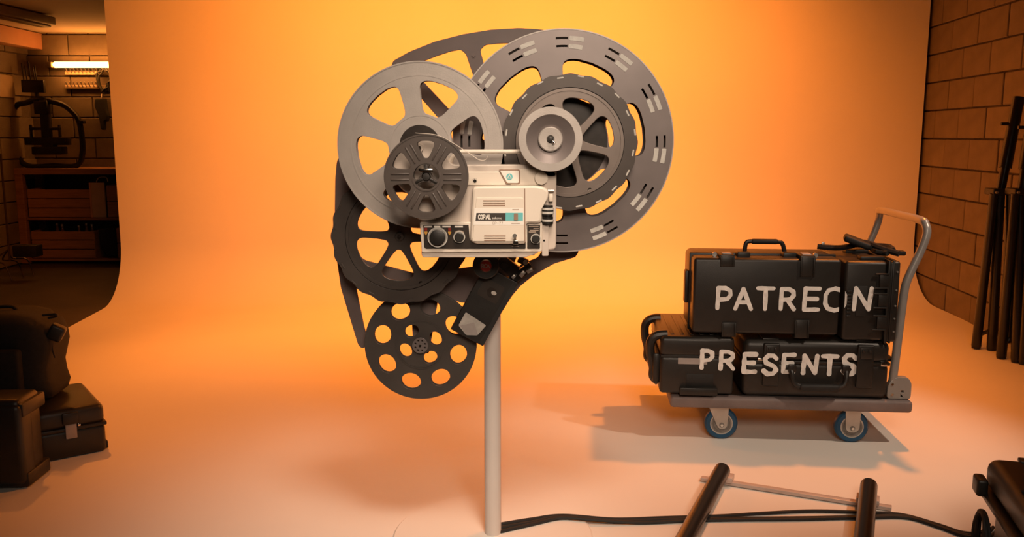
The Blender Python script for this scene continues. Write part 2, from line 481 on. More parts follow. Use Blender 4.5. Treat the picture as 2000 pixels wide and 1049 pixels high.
# ------------------------------------------------------------------ the film sculpture: stand with cut-out frame
Y0 = 2.48
pb = G(963, 1050); pb.y = Y0
st = empty('display_stand', (pb.x, Y0, 0.0045), 'white pole on a round base carrying a cut brown metal frame', 'stand')
mb = MB(); mb.lathe([(0, 0), (0.30, 0), (0.302, 0.004), (0.296, 0.009), (0.03, 0.011), (0, 0.011)], 96)
o = mb.build('base', 'paper', st, rot=(math.pi / 2, 0, 0)); o['label'] = 'low round white base plate'
ptop = P(963, 470, Y0).z
mb = MB(); mb.cyl((0, 0, 0.0105), (0, 0, ptop), 0.0245, n=40); mb.build('pole', 'whitepost', st)
YF = Y0 - 0.034


def frame_plate(name, pts, t=0.007):
    lp = []
    for x, y in pts:
        q = P(x, y, YF); lp.append((q.x - st.location.x, q.z - st.location.z))
    return flat(name, [lp], t, 'frame', st, (0, YF - Y0, 0), bev=0.0012)


frame_plate('top_arc', round_poly([(764, 131), (768, 119), (800, 101), (850, 81), (905, 67), (960, 58), (1012, 55), (1050, 57), (1070, 60), (1079, 66), (1060, 80), (1020, 84), (978, 85), (948, 88), (938, 98), (946, 128), (962, 178), (990, 270), (1015, 330), (975, 330), (948, 250), (930, 165), (910, 106), (900, 97), (880, 101), (850, 111), (815, 125), (790, 136)], 5))
frame_plate('side_blade', round_poly([(664, 303), (671, 312), (678, 345), (688, 380), (690, 420), (688, 470), (690, 520), (698, 572), (712, 640), (722, 672), (708, 681), (700, 674), (684, 622), (666, 562), (657, 500), (654, 420), (655, 350), (658, 316)], 5))
frame_plate('lower_arm', round_poly([(1131, 490), (1124, 502), (1082, 515), (1042, 538), (1016, 559), (1000, 578), (975, 618), (955, 655), (930, 640), (950, 590), (985, 545), (1020, 515), (1050, 503), (1065, 480), (1100, 478)], 4))
frame_plate('cross_strut', round_poly([(668, 470), (712, 508), (815, 535), (930, 520), (985, 470), (1010, 500), (985, 560), (905, 592), (850, 575), (806, 560), (735, 548), (684, 545)], 6))
frame_plate('diagonal_strut', round_poly([(790, 118), (833, 166), (878, 214), (1000, 322), (985, 350), (860, 235), (812, 180), (778, 138)], 4))
frame_plate('hub_strut', round_poly([(800, 545), (860, 560), (838, 690), (808, 690)], 5))
frame_plate('reel_strut', round_poly([(980, 310), (1104, 266), (1116, 292), (985, 345)], 5))
for bx_, by_ in ((925, 108), (945, 168), (700, 560), (1045, 530)):
    q = P(bx_, by_, YF); mb = MB(); mb.cyl((q.x - pb.x, -0.034 - 0.007, q.z - 0.0045), (q.x - pb.x, -0.034, q.z - 0.0045), 0.006, n=6); mb.build('bolt', 'frame', st)


# ------------------------------------------------------------------ reels
def reel_root(name, cx, cy, Y, label, group='film reels mounted on the sculpture', rot=0.0):
    p = P(cx, cy, Y); o = empty(name, p, label, 'film reel', group, rot=(0, rot, 0))
    return o, scale_at(p)


def axle(root, y0, y1, r, m='steel'):
    mb = MB(); mb.cyl((0, y0, 0), (0, y1, 0), r, n=20); return mb.build('axle', m, root)


def ring_mesh(root, name, r0, r1, ya, yb, m, n=72, bev=0.0):
    mb = MB(); mb.lathe([(r0, ya), (r1, ya), (r1, yb), (r0, yb)], n, closed=True); return mb.build(name, m, root)


# big silver reel
Ysil = 2.285
o, s = reel_root('film_reel', 822, 284.5, Ysil, 'large dull silver film reel with six broad spokes, left of the projector')
RS = 160 * s
for y in (-0.014, 0.014):
    hs = [opening(R(130 + 60 * k), 62 * s, 125 * s, 6, 30 * s, widthr=42 * s) for k in range(6)]
    flat('flange', [circ(RS, 120)] + hs + [circ(7 * s, 24)], 0.0016, 'silver', o, (0, y, 0), bev=0.0005)
ring_mesh(o, 'rim_bead', RS - 0.0025, RS + 0.0012, -0.0165, -0.0115, 'silver', 120)
ring_mesh(o, 'rim_bead', RS - 0.0025, RS + 0.0012, 0.0115, 0.0165, 'silver', 120)
ring_mesh(o, 'embossed_ring', 133 * s, 135.5 * s, -0.0157, -0.0145, 'silver', 120)
ring_mesh(o, 'embossed_ring', 57 * s, 59.5 * s, -0.0157, -0.0145, 'silver', 96)
ring_mesh(o, 'film_core', 6 * s, 44 * s, -0.0125, 0.0125, 'film', 72)
flat('hub_plate', [circ(40 * s, 60), circ(6 * s, 20)], 0.002, 'film', o, (0, -0.0165, 0), bev=0.0004)
axle(o, -0.03, YF - Ysil, 0.006)

# big grey reel on the right, flange pierced by paired slots
Ybig = 2.385
o, s = reel_root('film_reel', 1099, 278, Ybig, 'largest grey film reel with paired slots round its rim, at the right')
RB = 214 * s
slots = []
dash = []
for k in range(12):
    a = R(83 - 30.2 * k)
    for rr in (197, 182):
        def arc(a0, a1, hw):
            n = 8
            return [((rr + hw) * s * math.cos(a0 + (a1 - a0) * i / n), (rr + hw) * s * math.sin(a0 + (a1 - a0) * i / n)) for i in range(n + 1)] + \
                   [((rr - hw) * s * math.cos(a1 + (a0 - a1) * i / n), (rr - hw) * s * math.sin(a1 + (a0 - a1) * i / n)) for i in range(n + 1)]
        slots.append(arc(a + R(4.8), a + R(11.5), 2.0)); dash.append(arc(a - R(4.2), a + R(4.0), 4.2))
hs = [opening(R(70 + 60 * k), 88 * s, 160 * s, 6, 34 * s, widthr=48 * s) for k in range(6)]
flat('flange', [circ(RB, 144)] + hs + slots, 0.0016, 'greyreel', o, (0, -0.016, 0), bev=0.0003)
hs = [opening(R(70 + 60 * k), 88 * s, 158 * s, 6, 34 * s, widthr=48 * s) for k in range(6)]
flat('flange', [circ(RB, 144)] + hs, 0.0016, 'darkreel', o, (0, 0.016, 0), bev=0.0003)
for d in dash:
    c = flat('slot_glint', [round_poly(d, 1.2 * s, 2)], 0.0012, 'glintpaint', o, (0, -0.0174, 0), bev=0.0003)  # bright dashes beside the slots, glimpses of light put in as white
ring_mesh(o, 'rim_bead', RB - 0.002, RB + 0.0012, -0.018, -0.014, 'silver', 144)
ring_mesh(o, 'rim_bead', RB - 0.002, RB + 0.0012, 0.014, 0.018, 'greyreel', 144)
ring_mesh(o, 'film_core', 6 * s, 84 * s, -0.0145, 0.0145, 'film', 72)
flat('hub_disc', [circ(86 * s, 72), circ(8 * s, 24)], 0.0016, 'film', o, (0, -0.0176, 0), bev=0.0004)
axle(o, -0.02, YF - Ybig, 0.007)


# two wheel-like reels with thick rolls of film
def wheel(cx, cy, Y, label, rim, phase, R1, amp, lug_m):
    o, s = reel_root('film_reel', cx, cy, Y, label)
    ring_mesh(o, 'film_roll', 103 * s, 123 * s, -0.013, 0.013, 'film', 96)
    for yy in (-0.016, 0.0):
        # scalloped flange edge
        n = 240
        out = [((R1 + amp * math.cos(20 * 2 * math.pi * k / n)) * s * math.cos(2 * math.pi * k / n), (R1 + amp * math.cos(20 * 2 * math.pi * k / n)) * s * math.sin(2 * math.pi * k / n)) for k in range(n)]
        flat('flange', [out, circ(106 * s, 96)], 0.002, 'wheeldark' if yy else 'film', o, (0, yy if yy else -0.0145, 0), bev=0.0004)
    lb = MB(); lb.box((0, 0, 0), (13 * s, 0.004, 3.4 * s), 0.0012, seg=1)
    lme = bpy.data.meshes.new('rim_lug'); lb.bm.to_mesh(lme); lb.bm.free(); lme.materials.append(M[lug_m])
    for k in range(20):
        a = 2 * math.pi * (k + 0.5) / 20
        l = bpy.data.objects.new('rim_lug', lme); col.objects.link(l); l.parent = o
        rr = (R1 - 3.5 - (3 if k % 2 else 0)) * s
        l.location = (rr * math.cos(a), -0.0165, rr * math.sin(a)); l.rotation_euler = (0, math.pi / 2 - a, 0)
    hs = [opening(R(phase + 30 + 60 * k), 26 * s, 86 * s, 6, 15 * s, e=0.5, widthr=13 * s) for k in range(6)]
    flat('spoked_disc', [circ(102 * s, 96)] + hs, 0.006, rim, o, (0, -0.014, 0), bev=0.0015)
    ring_mesh(o, 'disc_rim', 99 * s, 104.5 * s, -0.0195, -0.012, rim, 96)
    mb = MB(); mb.lathe([(0, -0.022), (0.011, -0.0215), (0.013, -0.017), (0.013, -0.010), (0, -0.010)], 24); mb.build('hub', rim, o)
    mb = MB(); mb.cyl((0, -0.0265, 0), (0, -0.0215, 0), 0.0062, n=6); b = mb.build('hub_bolt', 'chrome', o)
    mb = MB(); mb.cyl((40 * s, -0.0185, -91 * s), (40 * s, -0.0165, -91 * s), 0.006, n=16); mb.build('rivet', 'chrome', o)
    axle(o, -0.01, YF - Y, 0.007)
    return o


wheel(782, 461, 2.372, 'dark spoked film reel with a bolt at its hub, below left of the projector', 'wheeldark', -4, 132, 1.8, 'darkreel')
wheel(1112, 279, 2.330, 'black film roll on a grey spoked hub, in front of the largest reel', 'wheelrim', 47, 131, 1.2, 'glintpaint')

# bottom reel with oval holes
Ybot = 2.405
o, s = reel_root('film_reel', 822, 672, Ybot, 'dark grey film reel with eight oval holes, lowest of the sculpture')
RO = 109 * s
for y, mm in ((-0.008, 'darkreel'), (0.010, 'darkreel')):
    hs = [oval(76 * s * math.cos(a), 76 * s * math.sin(a), 19.5 * s, 16.5 * s, a + math.pi / 2) for a in (R(-15 + 45 * k) for k in range(8))]
    hs += [oval(31.5 * s * math.cos(R(a)), 31.5 * s * math.sin(R(a)), 14.5 * s, 12 * s, R(a + 90)) for a in (122, 22, 306, 202)]
    flat('flange', [circ(RO, 108)] + hs, 0.0018, mm, o, (0, y, 0), bev=0.0005)
ring_mesh(o, 'embossed_ring', 47 * s, 49 * s, -0.0102, -0.0085, 'darkreel', 80)
ring_mesh(o, 'embossed_ring', 44.6 * s, 46 * s, -0.0098, -0.0085, 'darkreel', 80)
flat('hub_cap', [circ(15.5 * s, 40)] + [circ(1.9 * s, 10, (10 * s * math.cos(R(20 + 45 * k)), 10 * s * math.sin(R(20 + 45 * k)))) for k in range(8)], 0.004, 'greyreel', o, (0, -0.018, 0), bev=0.0006)
mb = MB(); mb.lathe([(0, -0.0165), (13 * s, -0.0165), (13 * s, -0.006), (0, -0.006)], 32); mb.build('hub', 'film', o)
mb = MB(); mb.cyl((0, -0.0225, 0), (0, -0.0195, 0), 2.6 * s, n=6); mb.build('hub_bolt', 'chrome', o)
axle(o, -0.01, YF - Ybot, 0.006)

# ------------------------------------------------------------------ projector
YP = 2.20
pc = P(952, 502, YP); PS = scale_at(P(952, 410, YP))
pr = empty('film_projector', pc, 'cream vintage film projector with knobs and a black and teal stripe', 'projector')


def L(x, y): return ((x - 952) * PS, (502 - y) * PS)


def pplate(name, pts, y0, y1, m, rad=0, bev=0.0015, parent=None, holes=()):
    lp = round_poly([L(*q) for q in pts], rad * PS) if rad else [L(*q) for q in pts]
    return flat(name, [lp] + [list(h) for h in holes], y1 - y0, m, parent or pr, (0, (y0 + y1) / 2, 0), bev=bev)


def pcyl(name, x, y, y0, y1, r, m, r1=None, n=32, parent=None):
    a = L(x, y); mb = MB(); mb.cyl((a[0], y1, a[1]), (a[0], y0, a[1]), r * PS, (r if r1 is None else r1) * PS, n); return mb.build(name, m, parent or pr)


pplate('body_plate', [(836, 436), (812, 425), (806, 386), (782, 366), (768, 338), (775, 302), (800, 276), (826, 266), (852, 276), (872, 302), (884, 322), (1040, 321), (1087, 334), (1087, 487), (1060, 489), (836, 489)], 0.0, 0.035, 'creamgrey', 8, 0.003)
pplate('top_panel', [(884, 335), (976, 335), (990, 361), (884, 361)], -0.004, 0.0, 'cream', 3)
pplate('top_panel', [(982, 329), (1062, 329), (1062, 361), (998, 361)], -0.004, 0.0, 'cream', 3)
q = pplate('badge_rim', [(974, 330), (1016, 330), (1016, 359), (989, 359)], -0.0055, -0.004, 'groove', 4, 0.0004)
pplate('badge', [(977, 332.5), (1013.5, 332.5), (1013.5, 356.5), (991, 356.5)], -0.0068, -0.0055, 'white', 3, 0.0004)
a = L(995.5, 344.5); flat('emblem', [circ(6.3 * PS, 32, a)], 0.0006, 'teal', pr, (0, -0.0071, 0))
strokes('emblem_star', [[(a[0], a[1] + 4 * PS), (a[0] - 3.6 * PS, a[1] - 2.6 * PS), (a[0] + 3.6 * PS, a[1] - 2.6 * PS), (a[0], a[1] + 4 * PS)]], 1.1 * PS, 'white', pr, -0.0075)
pcyl('screw', 928, 352, -0.004, 0.004, 5.2, 'panel'); pcyl('screw_head', 928.5, 352.5, -0.006, -0.003, 3.2, 'chrome')
pcyl('pivot_cap', 1057, 347, -0.012, 0.0, 12.5, 'cream')
# lamp cover with sloped edges
mb = MB(); bm = mb.bm
rings = []
cov = [(925, 362), (1050, 361), (1062, 363), (1071, 369), (1071, 384), (1058, 406), (1058, 433), (1028.5, 433), (1028.5, 474), (930, 474), (919, 468)]
cx_, cy_ = 990, 415
for inset, yy in ((0, 0.0), (0, -0.022), (1.2, -0.027), (4, -0.0295)):
    row = []
    for (x, y) in round_poly(cov, 7, 4):
        d = Vector((cx_ - x, cy_ - y)); d = Vector((math.copysign(min(abs(d.x), inset), d.x), math.copysign(min(abs(d.y), inset), d.y)))
        p_ = L(x + d.x, y + d.y); row.append(bm.verts.new((p_[0], yy, p_[1])))
    rings.append(row)
for A, B in zip(rings, rings[1:]):
    for k in range(len(A)): bm.faces.new((A[k], A[(k + 1) % len(A)], B[(k + 1) % len(B)], B[k]))
bm.faces.new(rings[-1]); bmesh.ops.recalc_face_normals(bm, faces=bm.faces)
cover = mb.build('lamp_cover', 'cream', pr, smooth=25)
pplate('cover_face', [(932, 384), (1022, 384), (1024, 468), (924, 468)], -0.0315, -0.0295, 'cream', 2, 0.0009, cover)
pplate('cover_groove', [(1023.6, 366), (1025.6, 366), (1026.4, 471), (1024.4, 471)], -0.0302, -0.0296, 'groove', 0, 0, cover)
for x0, x1, ys in ((945, 987, (389.5, 394, 398.5)), (946.5, 988, (457.5, 462, 466.5))):
    for yy in ys:
        pplate('louver', [(x0, yy - 1), (x1, yy - 1), (x1, yy + 1), (x0, yy + 1)], -0.0323, -0.0315, 'groove', 0, 0, cover)
pplate('stripe_label', [(928, 404), (1022, 404), (1023, 436), (926, 436)], -0.0321, -0.0315, 'white', 0, 0, cover)
pplate('stripe', [(932, 413), (988, 413), (988, 428), (930, 428)], -0.0328, -0.0321, 'ink', 0, 0, cover)
pplate('stripe', [(988, 412.5), (1021.5, 412.5), (1021.5, 428), (988, 428)], -0.0328, -0.0321, 'teal', 0, 0, cover)
pplate('switch_slot', [(1004, 413.5), (1012, 413.5), (1012, 427), (1004, 427)], -0.0345, -0.0328, 'groove', 1, 0.0003, cover)
x0, z0 = L(936, 424.5)
strokes('lettering', text_lines('COPAL', x0, z0, 8 * PS, 0.16, 0.78), 1.7 * PS, 'white', cover, -0.0330)
x0, z0 = L(962.5, 424.5)
strokes('lettering', text_lines('sekonic', x0, z0, 4.2 * PS, 0.2, 1.15), 0.55 * PS, 'white', cover, -0.0330)
x0, z0 = L(963, 434.5)
strokes('lettering', text_lines('CP-77', x0, z0, 4.2 * PS, 0.35, 1.3), 0.6 * PS, 'inkgrey', cover, -0.0322)
for (x0, x1, y) in ((1001, 1014, 406.5), (999, 1016, 433)):
    pplate('print_line', [(x0, y - 0.9), (x1, y - 0.9), (x1, y + 0.9), (x0, y + 0.9)], -0.0325, -0.0321, 'inkgrey', 0, 0, cover)
pplate('switch_base', [(1003, 466), (1012, 466), (1013, 474), (1002, 474)], -0.038, -0.0315, 'chrome', 1.5, 0.001, cover)
a = L(1007, 460); mb = MB(); mb.cyl((a[0], -0.032, a[1] - 0.004), (a[0] - 0.002, -0.052, a[1] + 0.006), 0.0045, 0.0055, 12); mb.build('toggle_switch', 'chrome', cover)
# chassis with control panels
pplate('chassis', [(821, 432), (1059, 432), (1059, 490), (824, 492)], -0.016, 0.0, 'cream', 4, 0.002)
pplate('chassis_lip', [(823, 488), (1054, 488), (1050, 494), (1026, 502), (826, 502), (823, 497)], -0.010, 0.03, 'creamgrey', 3, 0.002)
pplate('chassis_lip', [(1020, 486), (1045, 486), (1045, 499), (1020, 499)], 0.0, 0.04, 'creamgrey', 2, 0.001)
pplate('control_panel', [(828, 437), (916, 437), (918, 466), (926, 474), (1027, 474), (1027, 484), (832, 484), (829, 480)], -0.0175, -0.0155, 'panel', 2, 0.0004)
pplate('control_panel', [(1030, 437), (1055, 437), (1055, 484), (1030, 484)], -0.0175, -0.0155, 'panel', 2, 0.0004)
for (x0, x1, y) in ((830, 845, 440.5), (849, 861, 440.5), (865, 881, 440.5), (889, 905, 440.5)):
    pplate('print_block', [(x0, y - 1.6), (x1, y - 1.6), (x1, y + 1.6), (x0, y + 1.6)], -0.0181, -0.0175, 'white', 0, 0)
for (x0, x1, y) in ((1033, 1052, 440), (1042, 1053, 444.5), (1035, 1052, 448), (1033, 1047, 451), (1000, 1014, 479)):
    pplate('print_line', [(x0, y - 0.9), (x1, y - 0.9), (x1, y + 0.9), (x0, y + 0.9)], -0.0181, -0.0175, 'inkgrey', 0, 0)
for x in (833, 879):
    pplate('print_mark', [(x - 2.5, 443), (x + 2.5, 443), (x + 2.5, 448.5), (x - 2.5, 448.5)], -0.0181, -0.0175, 'red', 0, 0)
    pplate('print_mark', [(x - 3, 450), (x + 3, 450), (x + 3, 453), (x, 457.5), (x - 3, 453)], -0.0181, -0.0175, 'amber', 0, 0)
x0, z0 = L(898, 461)
strokes('print_arc', [[(x0 + 12.5 * PS * math.cos(R(t)), z0 + 12.5 * PS * math.sin(R(t))) for t in range(50, 131, 10)]], 1.6 * PS, 'inkgrey', pr, -0.0176)


def knob(x, y, r, depth):
    k = pcyl('knob', x, y, -0.0175 - depth * 0.45, -0.0165, r, 'steel', n=48)
    a = L(x, y)
    mb = MB(); mb.lathe([(0, -0.0175 - depth), (r * 0.66 * PS, -0.0175 - depth), (r * 0.76 * PS, -0.0165 - depth), (r * 0.8 * PS, -0.018), (0, -0.018)], 40)
    c = mb.build('knob_cap', 'black', k); c.location = (a[0], 0, a[1])
    mb = MB(); mb.lathe([(r * 0.9 * PS, -0.0185 - depth * 0.45), (r * PS, -0.0185 - depth * 0.45), (r * PS, -0.017), (r * 0.9 * PS, -0.017)], 48, closed=True)
    c = mb.build('knob_ring', 'glintpaint', k); c.location = (a[0], 0, a[1])
    return k


knob(856, 461, 19.5, 0.016); knob(898, 460.5, 11.3, 0.014); knob(1046.5, 464, 9.8, 0.014)
# right side: lens barrel, lamp knob, lever
pplate('side_lever', [(1059, 436), (1072, 436), (1072, 499), (1059, 499)], -0.012, 0.0, 'creamgrey', 3, 0.0015)
pcyl('lever_screw', 1063, 468, -0.0135, -0.011, 1.8, 'chrome', n=10)
a = L(1070, 419)
mb = MB()
for i, (dz, rr) in enumerate(((16, 10), (9, 11), (2, 9.5), (-6, 10.5), (-13, 10.5))):
    mb.cyl((a[0], -0.012, a[1] + (dz - 3.4) * PS), (a[0], -0.012, a[1] + (dz + 3.4) * PS), rr * PS, n=28)
fk = mb.build('focus_knob', 'black', pr)
for dz in (13, 5.5, -9.6):
    mb = MB(); mb.cyl((a[0], -0.012, a[1] + (dz - 2.2) * PS), (a[0], -0.012, a[1] + (dz + 2.2) * PS), 11.7 * PS, n=28); mb.build('focus_band', 'glintpaint', fk)
mb = MB(); b = L(1076, 385); mb.box((b[0], -0.008, b[1]), (8 * PS, 0.014, 15 * PS), 0.002); mb.build('gate_latch', 'cream', pr)
mb = MB(); b = L(1074, 371); mb.cyl((b[0] - 4 * PS, -0.008, b[1]), (b[0] + 8 * PS, -0.008, b[1]), 2.5 * PS, n=14); mb.build('gate_pin', 'chrome', pr)
# carrying handle
hpts = [(876, 326), (884, 308), (893, 297), (905, 296.5), (960, 296.5), (1015, 296.5), (1024, 301), (1032, 324)]
mb = MB(); mb.tube([(L(x, y)[0], 0.018, L(x, y)[1]) for x, y in hpts], 0.0056, 12); mb.build('carrying_handle', 'cream', pr)
# reel arm details
pcyl('arm_bolt', 822, 289, -0.006, 0.0, 7.5, 'creamgrey'); pcyl('arm_bolt_head', 822, 289, -0.009, -0.005, 3.4, 'chrome')
a = L(833, 345); mb = MB(); mb.cyl((a[0], -0.062, a[1]), (a[0], 0.0, a[1]), 6 * PS, n=20); mb.build('spindle', 'black', pr)
mb = MB(); b = L(834, 330); mb.box((b[0], -0.025, b[1]), (24 * PS, 0.03, 7 * PS), 0.003); mb.build('spindle_latch', 'chrome', pr)
a = L(1075, 272); mb = MB(); mb.cyl((a[0], -0.05, a[1]), (a[0], 0.0, a[1]), 4 * PS, n=20); mb.build('spindle', 'black', pr)
pplate('take_up_arm', [(1063, 262), (1087, 262), (1087, 345), (1050, 345)], 0.0, 0.02, 'creamgrey', 8, 0.002)

# small silver reel on the projector
Yts = YP - 0.035
o, s = reel_root('film_reel', 1075, 272, Yts, 'small round brushed metal film reel mounted at the top right of the projector')
mb = MB(); mb.lathe([(48 * s, -0.010), (62 * s, -0.010), (62.6 * s, -0.009), (62.6 * s, -0.006), (46 * s, -0.006)], 96, closed=True); mb.build('flange', 'silver', o)
mb = MB(); mb.lathe([(48 * s, -0.0085), (24 * s, 0.004), (24 * s, 0.008), (48 * s, 0.008)], 96, closed=True); mb.build('conical_well', 'greyreel', o)
mb = MB(); mb.lathe([(62 * s, 0.012), (62 * s, 0.010), (5 * s, 0.010), (5 * s, 0.012)], 96, closed=True); mb.build('flange', 'silver', o)
ring_mesh(o, 'film_core', 25 * s, 50 * s, 0.0082, 0.0098, 'film', 60)
mb = MB(); mb.lathe([(24 * s, 0.004), (24 * s, -0.004), (22 * s, -0.006), (8 * s, -0.0055), (6 * s, -0.002), (6 * s, 0.004)], 60, closed=True); mb.build('hub', 'silver', o)
mb = MB(); mb.lathe([(0, -0.018), (4 * s, -0.017), (6 * s, -0.010), (6 * s, -0.002), (0, -0.002)], 20); mb.build('spindle_tip', 'black', o)
mb = MB(); mb.cyl((4 * s, -0.014, -4 * s), (8 * s, -0.016, -8 * s), 2.6 * s, n=12); mb.build('spindle_key', 'chrome', o)

# charcoal plastic reel on the projector
Ydk = YP - 0.055
o, s = reel_root('film_reel', 833, 345, Ydk, 'charcoal plastic film reel with ridged spokes on the projector arm')
for y in (-0.007, 0.012):
    hs = [opening(R(30 + 60 * k), 36 * s, 69.5 * s, 6, 27 * s, e=0.45, widthr=33 * s) for k in range(6)]
    hs += [opening(R(30 + 120 * k), 11 * s, 25 * s, 3, 10 * s, e=0.55) for k in range(3)]
    flat('flange', [circ(82 * s, 108)] + hs, 0.0025, 'plasticreel', o, (0, y, 0), bev=0.0006)
ring_mesh(o, 'rim_bead', 79.5 * s, 82.5 * s, -0.0098, -0.006, 'plasticreel', 108)
ring_mesh(o, 'hub_ring', 25.5 * s, 28.5 * s, -0.0098, 0.012, 'plasticreel', 60)
for k in range(6):
    a = R(60 * k)
    for off in (-5.5, 5.5):
        mb = MB(); mb.box((51 * s, -0.0088, off * s), (36 * s, 0.0028, 3.2 * s), 0.0011)
        mb.build('ridge', 'plasticreel', o, rot=(0, -a, 0))
mb = MB(); mb.lathe([(0, -0.014), (7 * s, -0.013), (9 * s, -0.009), (9 * s, 0.0), (0, 0.0)], 24); mb.build('spindle_hub', 'black', o)
for k in range(3):
    mb = MB(); mb.box((13 * s, -0.0085, 0), (22 * s, 0.005, 5 * s), 0.001); mb.build('hub_spoke', 'black', o, rot=(0, -R(90 + 120 * k), 0))
mb = MB(); mb.box((1 * s, -0.0155, 13 * s), (26 * s, 0.006, 7 * s), 0.002); mb.build('hub_clip', 'chrome', o)
pts = [(-20, 84), (20, 80), (50, 66), (72, 52), (88, 42), (99, 34), (108, 31), (116, 33), (121, 42)]
b = MB(); path = spline([(x * s, 0.004, z * s) for x, z in pts], 6)
bm = b.bm; prev = None
for p_ in path:
    row = [bm.verts.new((p_.x, p_.y - 0.006, p_.z)), bm.verts.new((p_.x, p_.y + 0.006, p_.z)), bm.verts.new((p_.x, p_.y + 0.006, p_.z + 0.0012)), bm.verts.new((p_.x, p_.y - 0.006, p_.z + 0.0012))]
    if prev:
        for k in range(4): bm.faces.new((prev[k], prev[(k + 1) % 4], row[(k + 1) % 4], row[k]))
    prev = row
bmesh.ops.recalc_face_normals(bm, faces=bm.faces)
b.build('film_leader', 'cream', o)

# ------------------------------------------------------------------ video cassette, badge and clamp
Yv = 2.375
BLc, BRc, TRc = P(880, 642, Yv), P(944, 674, Yv), P(1012, 551, Yv)
ang = math.atan2(TRc.z - BRc.z, TRc.x - BRc.x)
wv, lv = (BRc - BLc).length, (TRc - BRc).length
o = empty('video_cassette', (BLc + TRc) / 2, 'black video cassette with a worn grey label, tilted under the projector', 'cassette', rot=(0, -(ang - math.pi / 2), 0))
flat('shell', [round_poly([(-wv / 2, -lv / 2), (wv / 2, -lv / 2), (wv / 2, lv / 2), (-wv / 2, lv / 2)], 0.003)], 0.024, 'black', o, bev=0.002)
flat('spool_window', [round_poly([(-wv * 0.34, lv * 0.10), (wv * 0.26, lv * 0.10), (wv * 0.26, lv * 0.36), (-wv * 0.34, lv * 0.36)], 0.008)], 0.001, 'panel', o, (0, -0.0125, 0))
flat('spool', [circ(0.014, 32, (0, lv * 0.22))], 0.0012, 'film', o, (0, -0.0131, 0))
flat('spool_hub', [oval(0.006, lv * 0.225, 0.0075, 0.0055, 0.1)], 0.0012, 'label', o, (0, -0.0138, 0))
flat('label_sticker', [round_poly([(-wv * 0.36, -lv * 0.40), (-wv * 0.05, -lv * 0.47), (wv * 0.22, -lv * 0.40), (wv * 0.30, -lv * 0.22), (-wv * 0.36, -lv * 0.19)], 0.004)], 0.0008, 'label', o, (0, -0.0125, 0))
flat('label_fold', [[(-wv * 0.02, -lv * 0.26), (wv * 0.23, -lv * 0.39), (-wv * 0.04, -lv * 0.465), (-wv * 0.32, -lv * 0.39)]], 0.0008, 'sticker', o, (0, -0.0132, 0))
flat('tape_door', [round_poly([(wv * 0.36, -lv * 0.48), (wv * 0.49, -lv * 0.48), (wv * 0.49, lv * 0.48), (wv * 0.36, lv * 0.48)], 0.002)], 0.001, 'rubber', o, (0, -0.0127, 0))

Yb_ = 2.335
p = P(949, 519, Yb_); s = scale_at(p)
o = empty('round_badge', p, 'red round metal badge on a black disc below the projector', 'badge')
mb = MB(); mb.lathe([(0, -0.004), (24 * s, -0.004), (26 * s, -0.001), (26 * s, 0.006), (0, 0.006)], 48); mb.build('disc', 'black', o)
mb = MB(); mb.lathe([(11 * s, -0.0075), (13 * s, -0.007), (13.2 * s, -0.004), (11 * s, -0.004)], 40, closed=True); mb.build('rim', 'chrome', o)
mb = MB(); mb.lathe([(0, -0.0066), (11.2 * s, -0.0066), (11.2 * s, -0.004), (0, -0.004)], 40); mb.build('face', 'red', o)
strokes('lettering', text_lines('RCA', -8 * s, -3.6 * s, 7.2 * s, 0.15, 0.95), 1.5 * s, 'sticker', o, -0.0067)
mb = MB(); mb.cyl((0, 0.005, 0), (0, 2.39 - Yb_, 0.0), 0.008, n=12); mb.build('stud', 'black', o)

Yc = 2.385
p = P(1020, 525, Yc); s = scale_at(p)
o = empty('clamp', p, 'small black and steel clamp on the lower arm of the frame', 'clamp')


def cl(x, y): return ((x - 1020) * s, (525 - y) * s)


def cbox(name, x0, y0, x1, y1, wd, yy, d, m, bev=0.001):
    a, b = Vector((*cl(x0, y0), 0)), Vector((*cl(x1, y1), 0)); c = (a + b) / 2; dv = b - a
    mb = MB(); mb.box((0, 0, 0), (dv.length, d, wd * s), bev); return mb.build(name, m, o, (c.x, yy, c.y), (0, -math.atan2(dv.y, dv.x), 0))


cbox('jaw', 975, 505, 1008, 532, 24, 0, 0.03, 'black'); cbox('jaw', 1000, 548, 1038, 520, 17, 0.01, 0.026, 'blackmetal')
cbox('arm', 1013, 505, 1030, 514, 13, 0, 0.024, 'black'); cbox('steel_plate', 1016, 539, 1024, 529, 8, -0.006, 0.02, 'steel')
cbox('steel_plate', 1029, 530, 1040, 524, 7, -0.006, 0.024, 'steel'); cbox('steel_plate', 1000, 542, 1006, 536, 6, -0.006, 0.024, 'steel')
a = cl(1026, 511); mb = MB(); mb.cyl((a[0], -0.018, a[1]), (a[0], 0.012, a[1]), 4.5 * s, n=16); mb.build('thumb_screw', 'steel', o)
a = cl(985, 517); mb = MB(); mb.cyl((a[0], -0.02, a[1]), (a[0], -0.01, a[1]), 6 * s, n=20); mb.build('locking_knob', 'rubber', o)

# ------------------------------------------------------------------ platform cart
CA = G(1409, 862); CB = G(1664, 869); cdv = (CB - CA).normalized(); CY = math.atan2(cdv.y, cdv.x)
cn = Vector((-cdv.y, cdv.x, 0))


def CW(u, v, z): return CA + cdv * u + cn * v + Vector((0, 0, z))


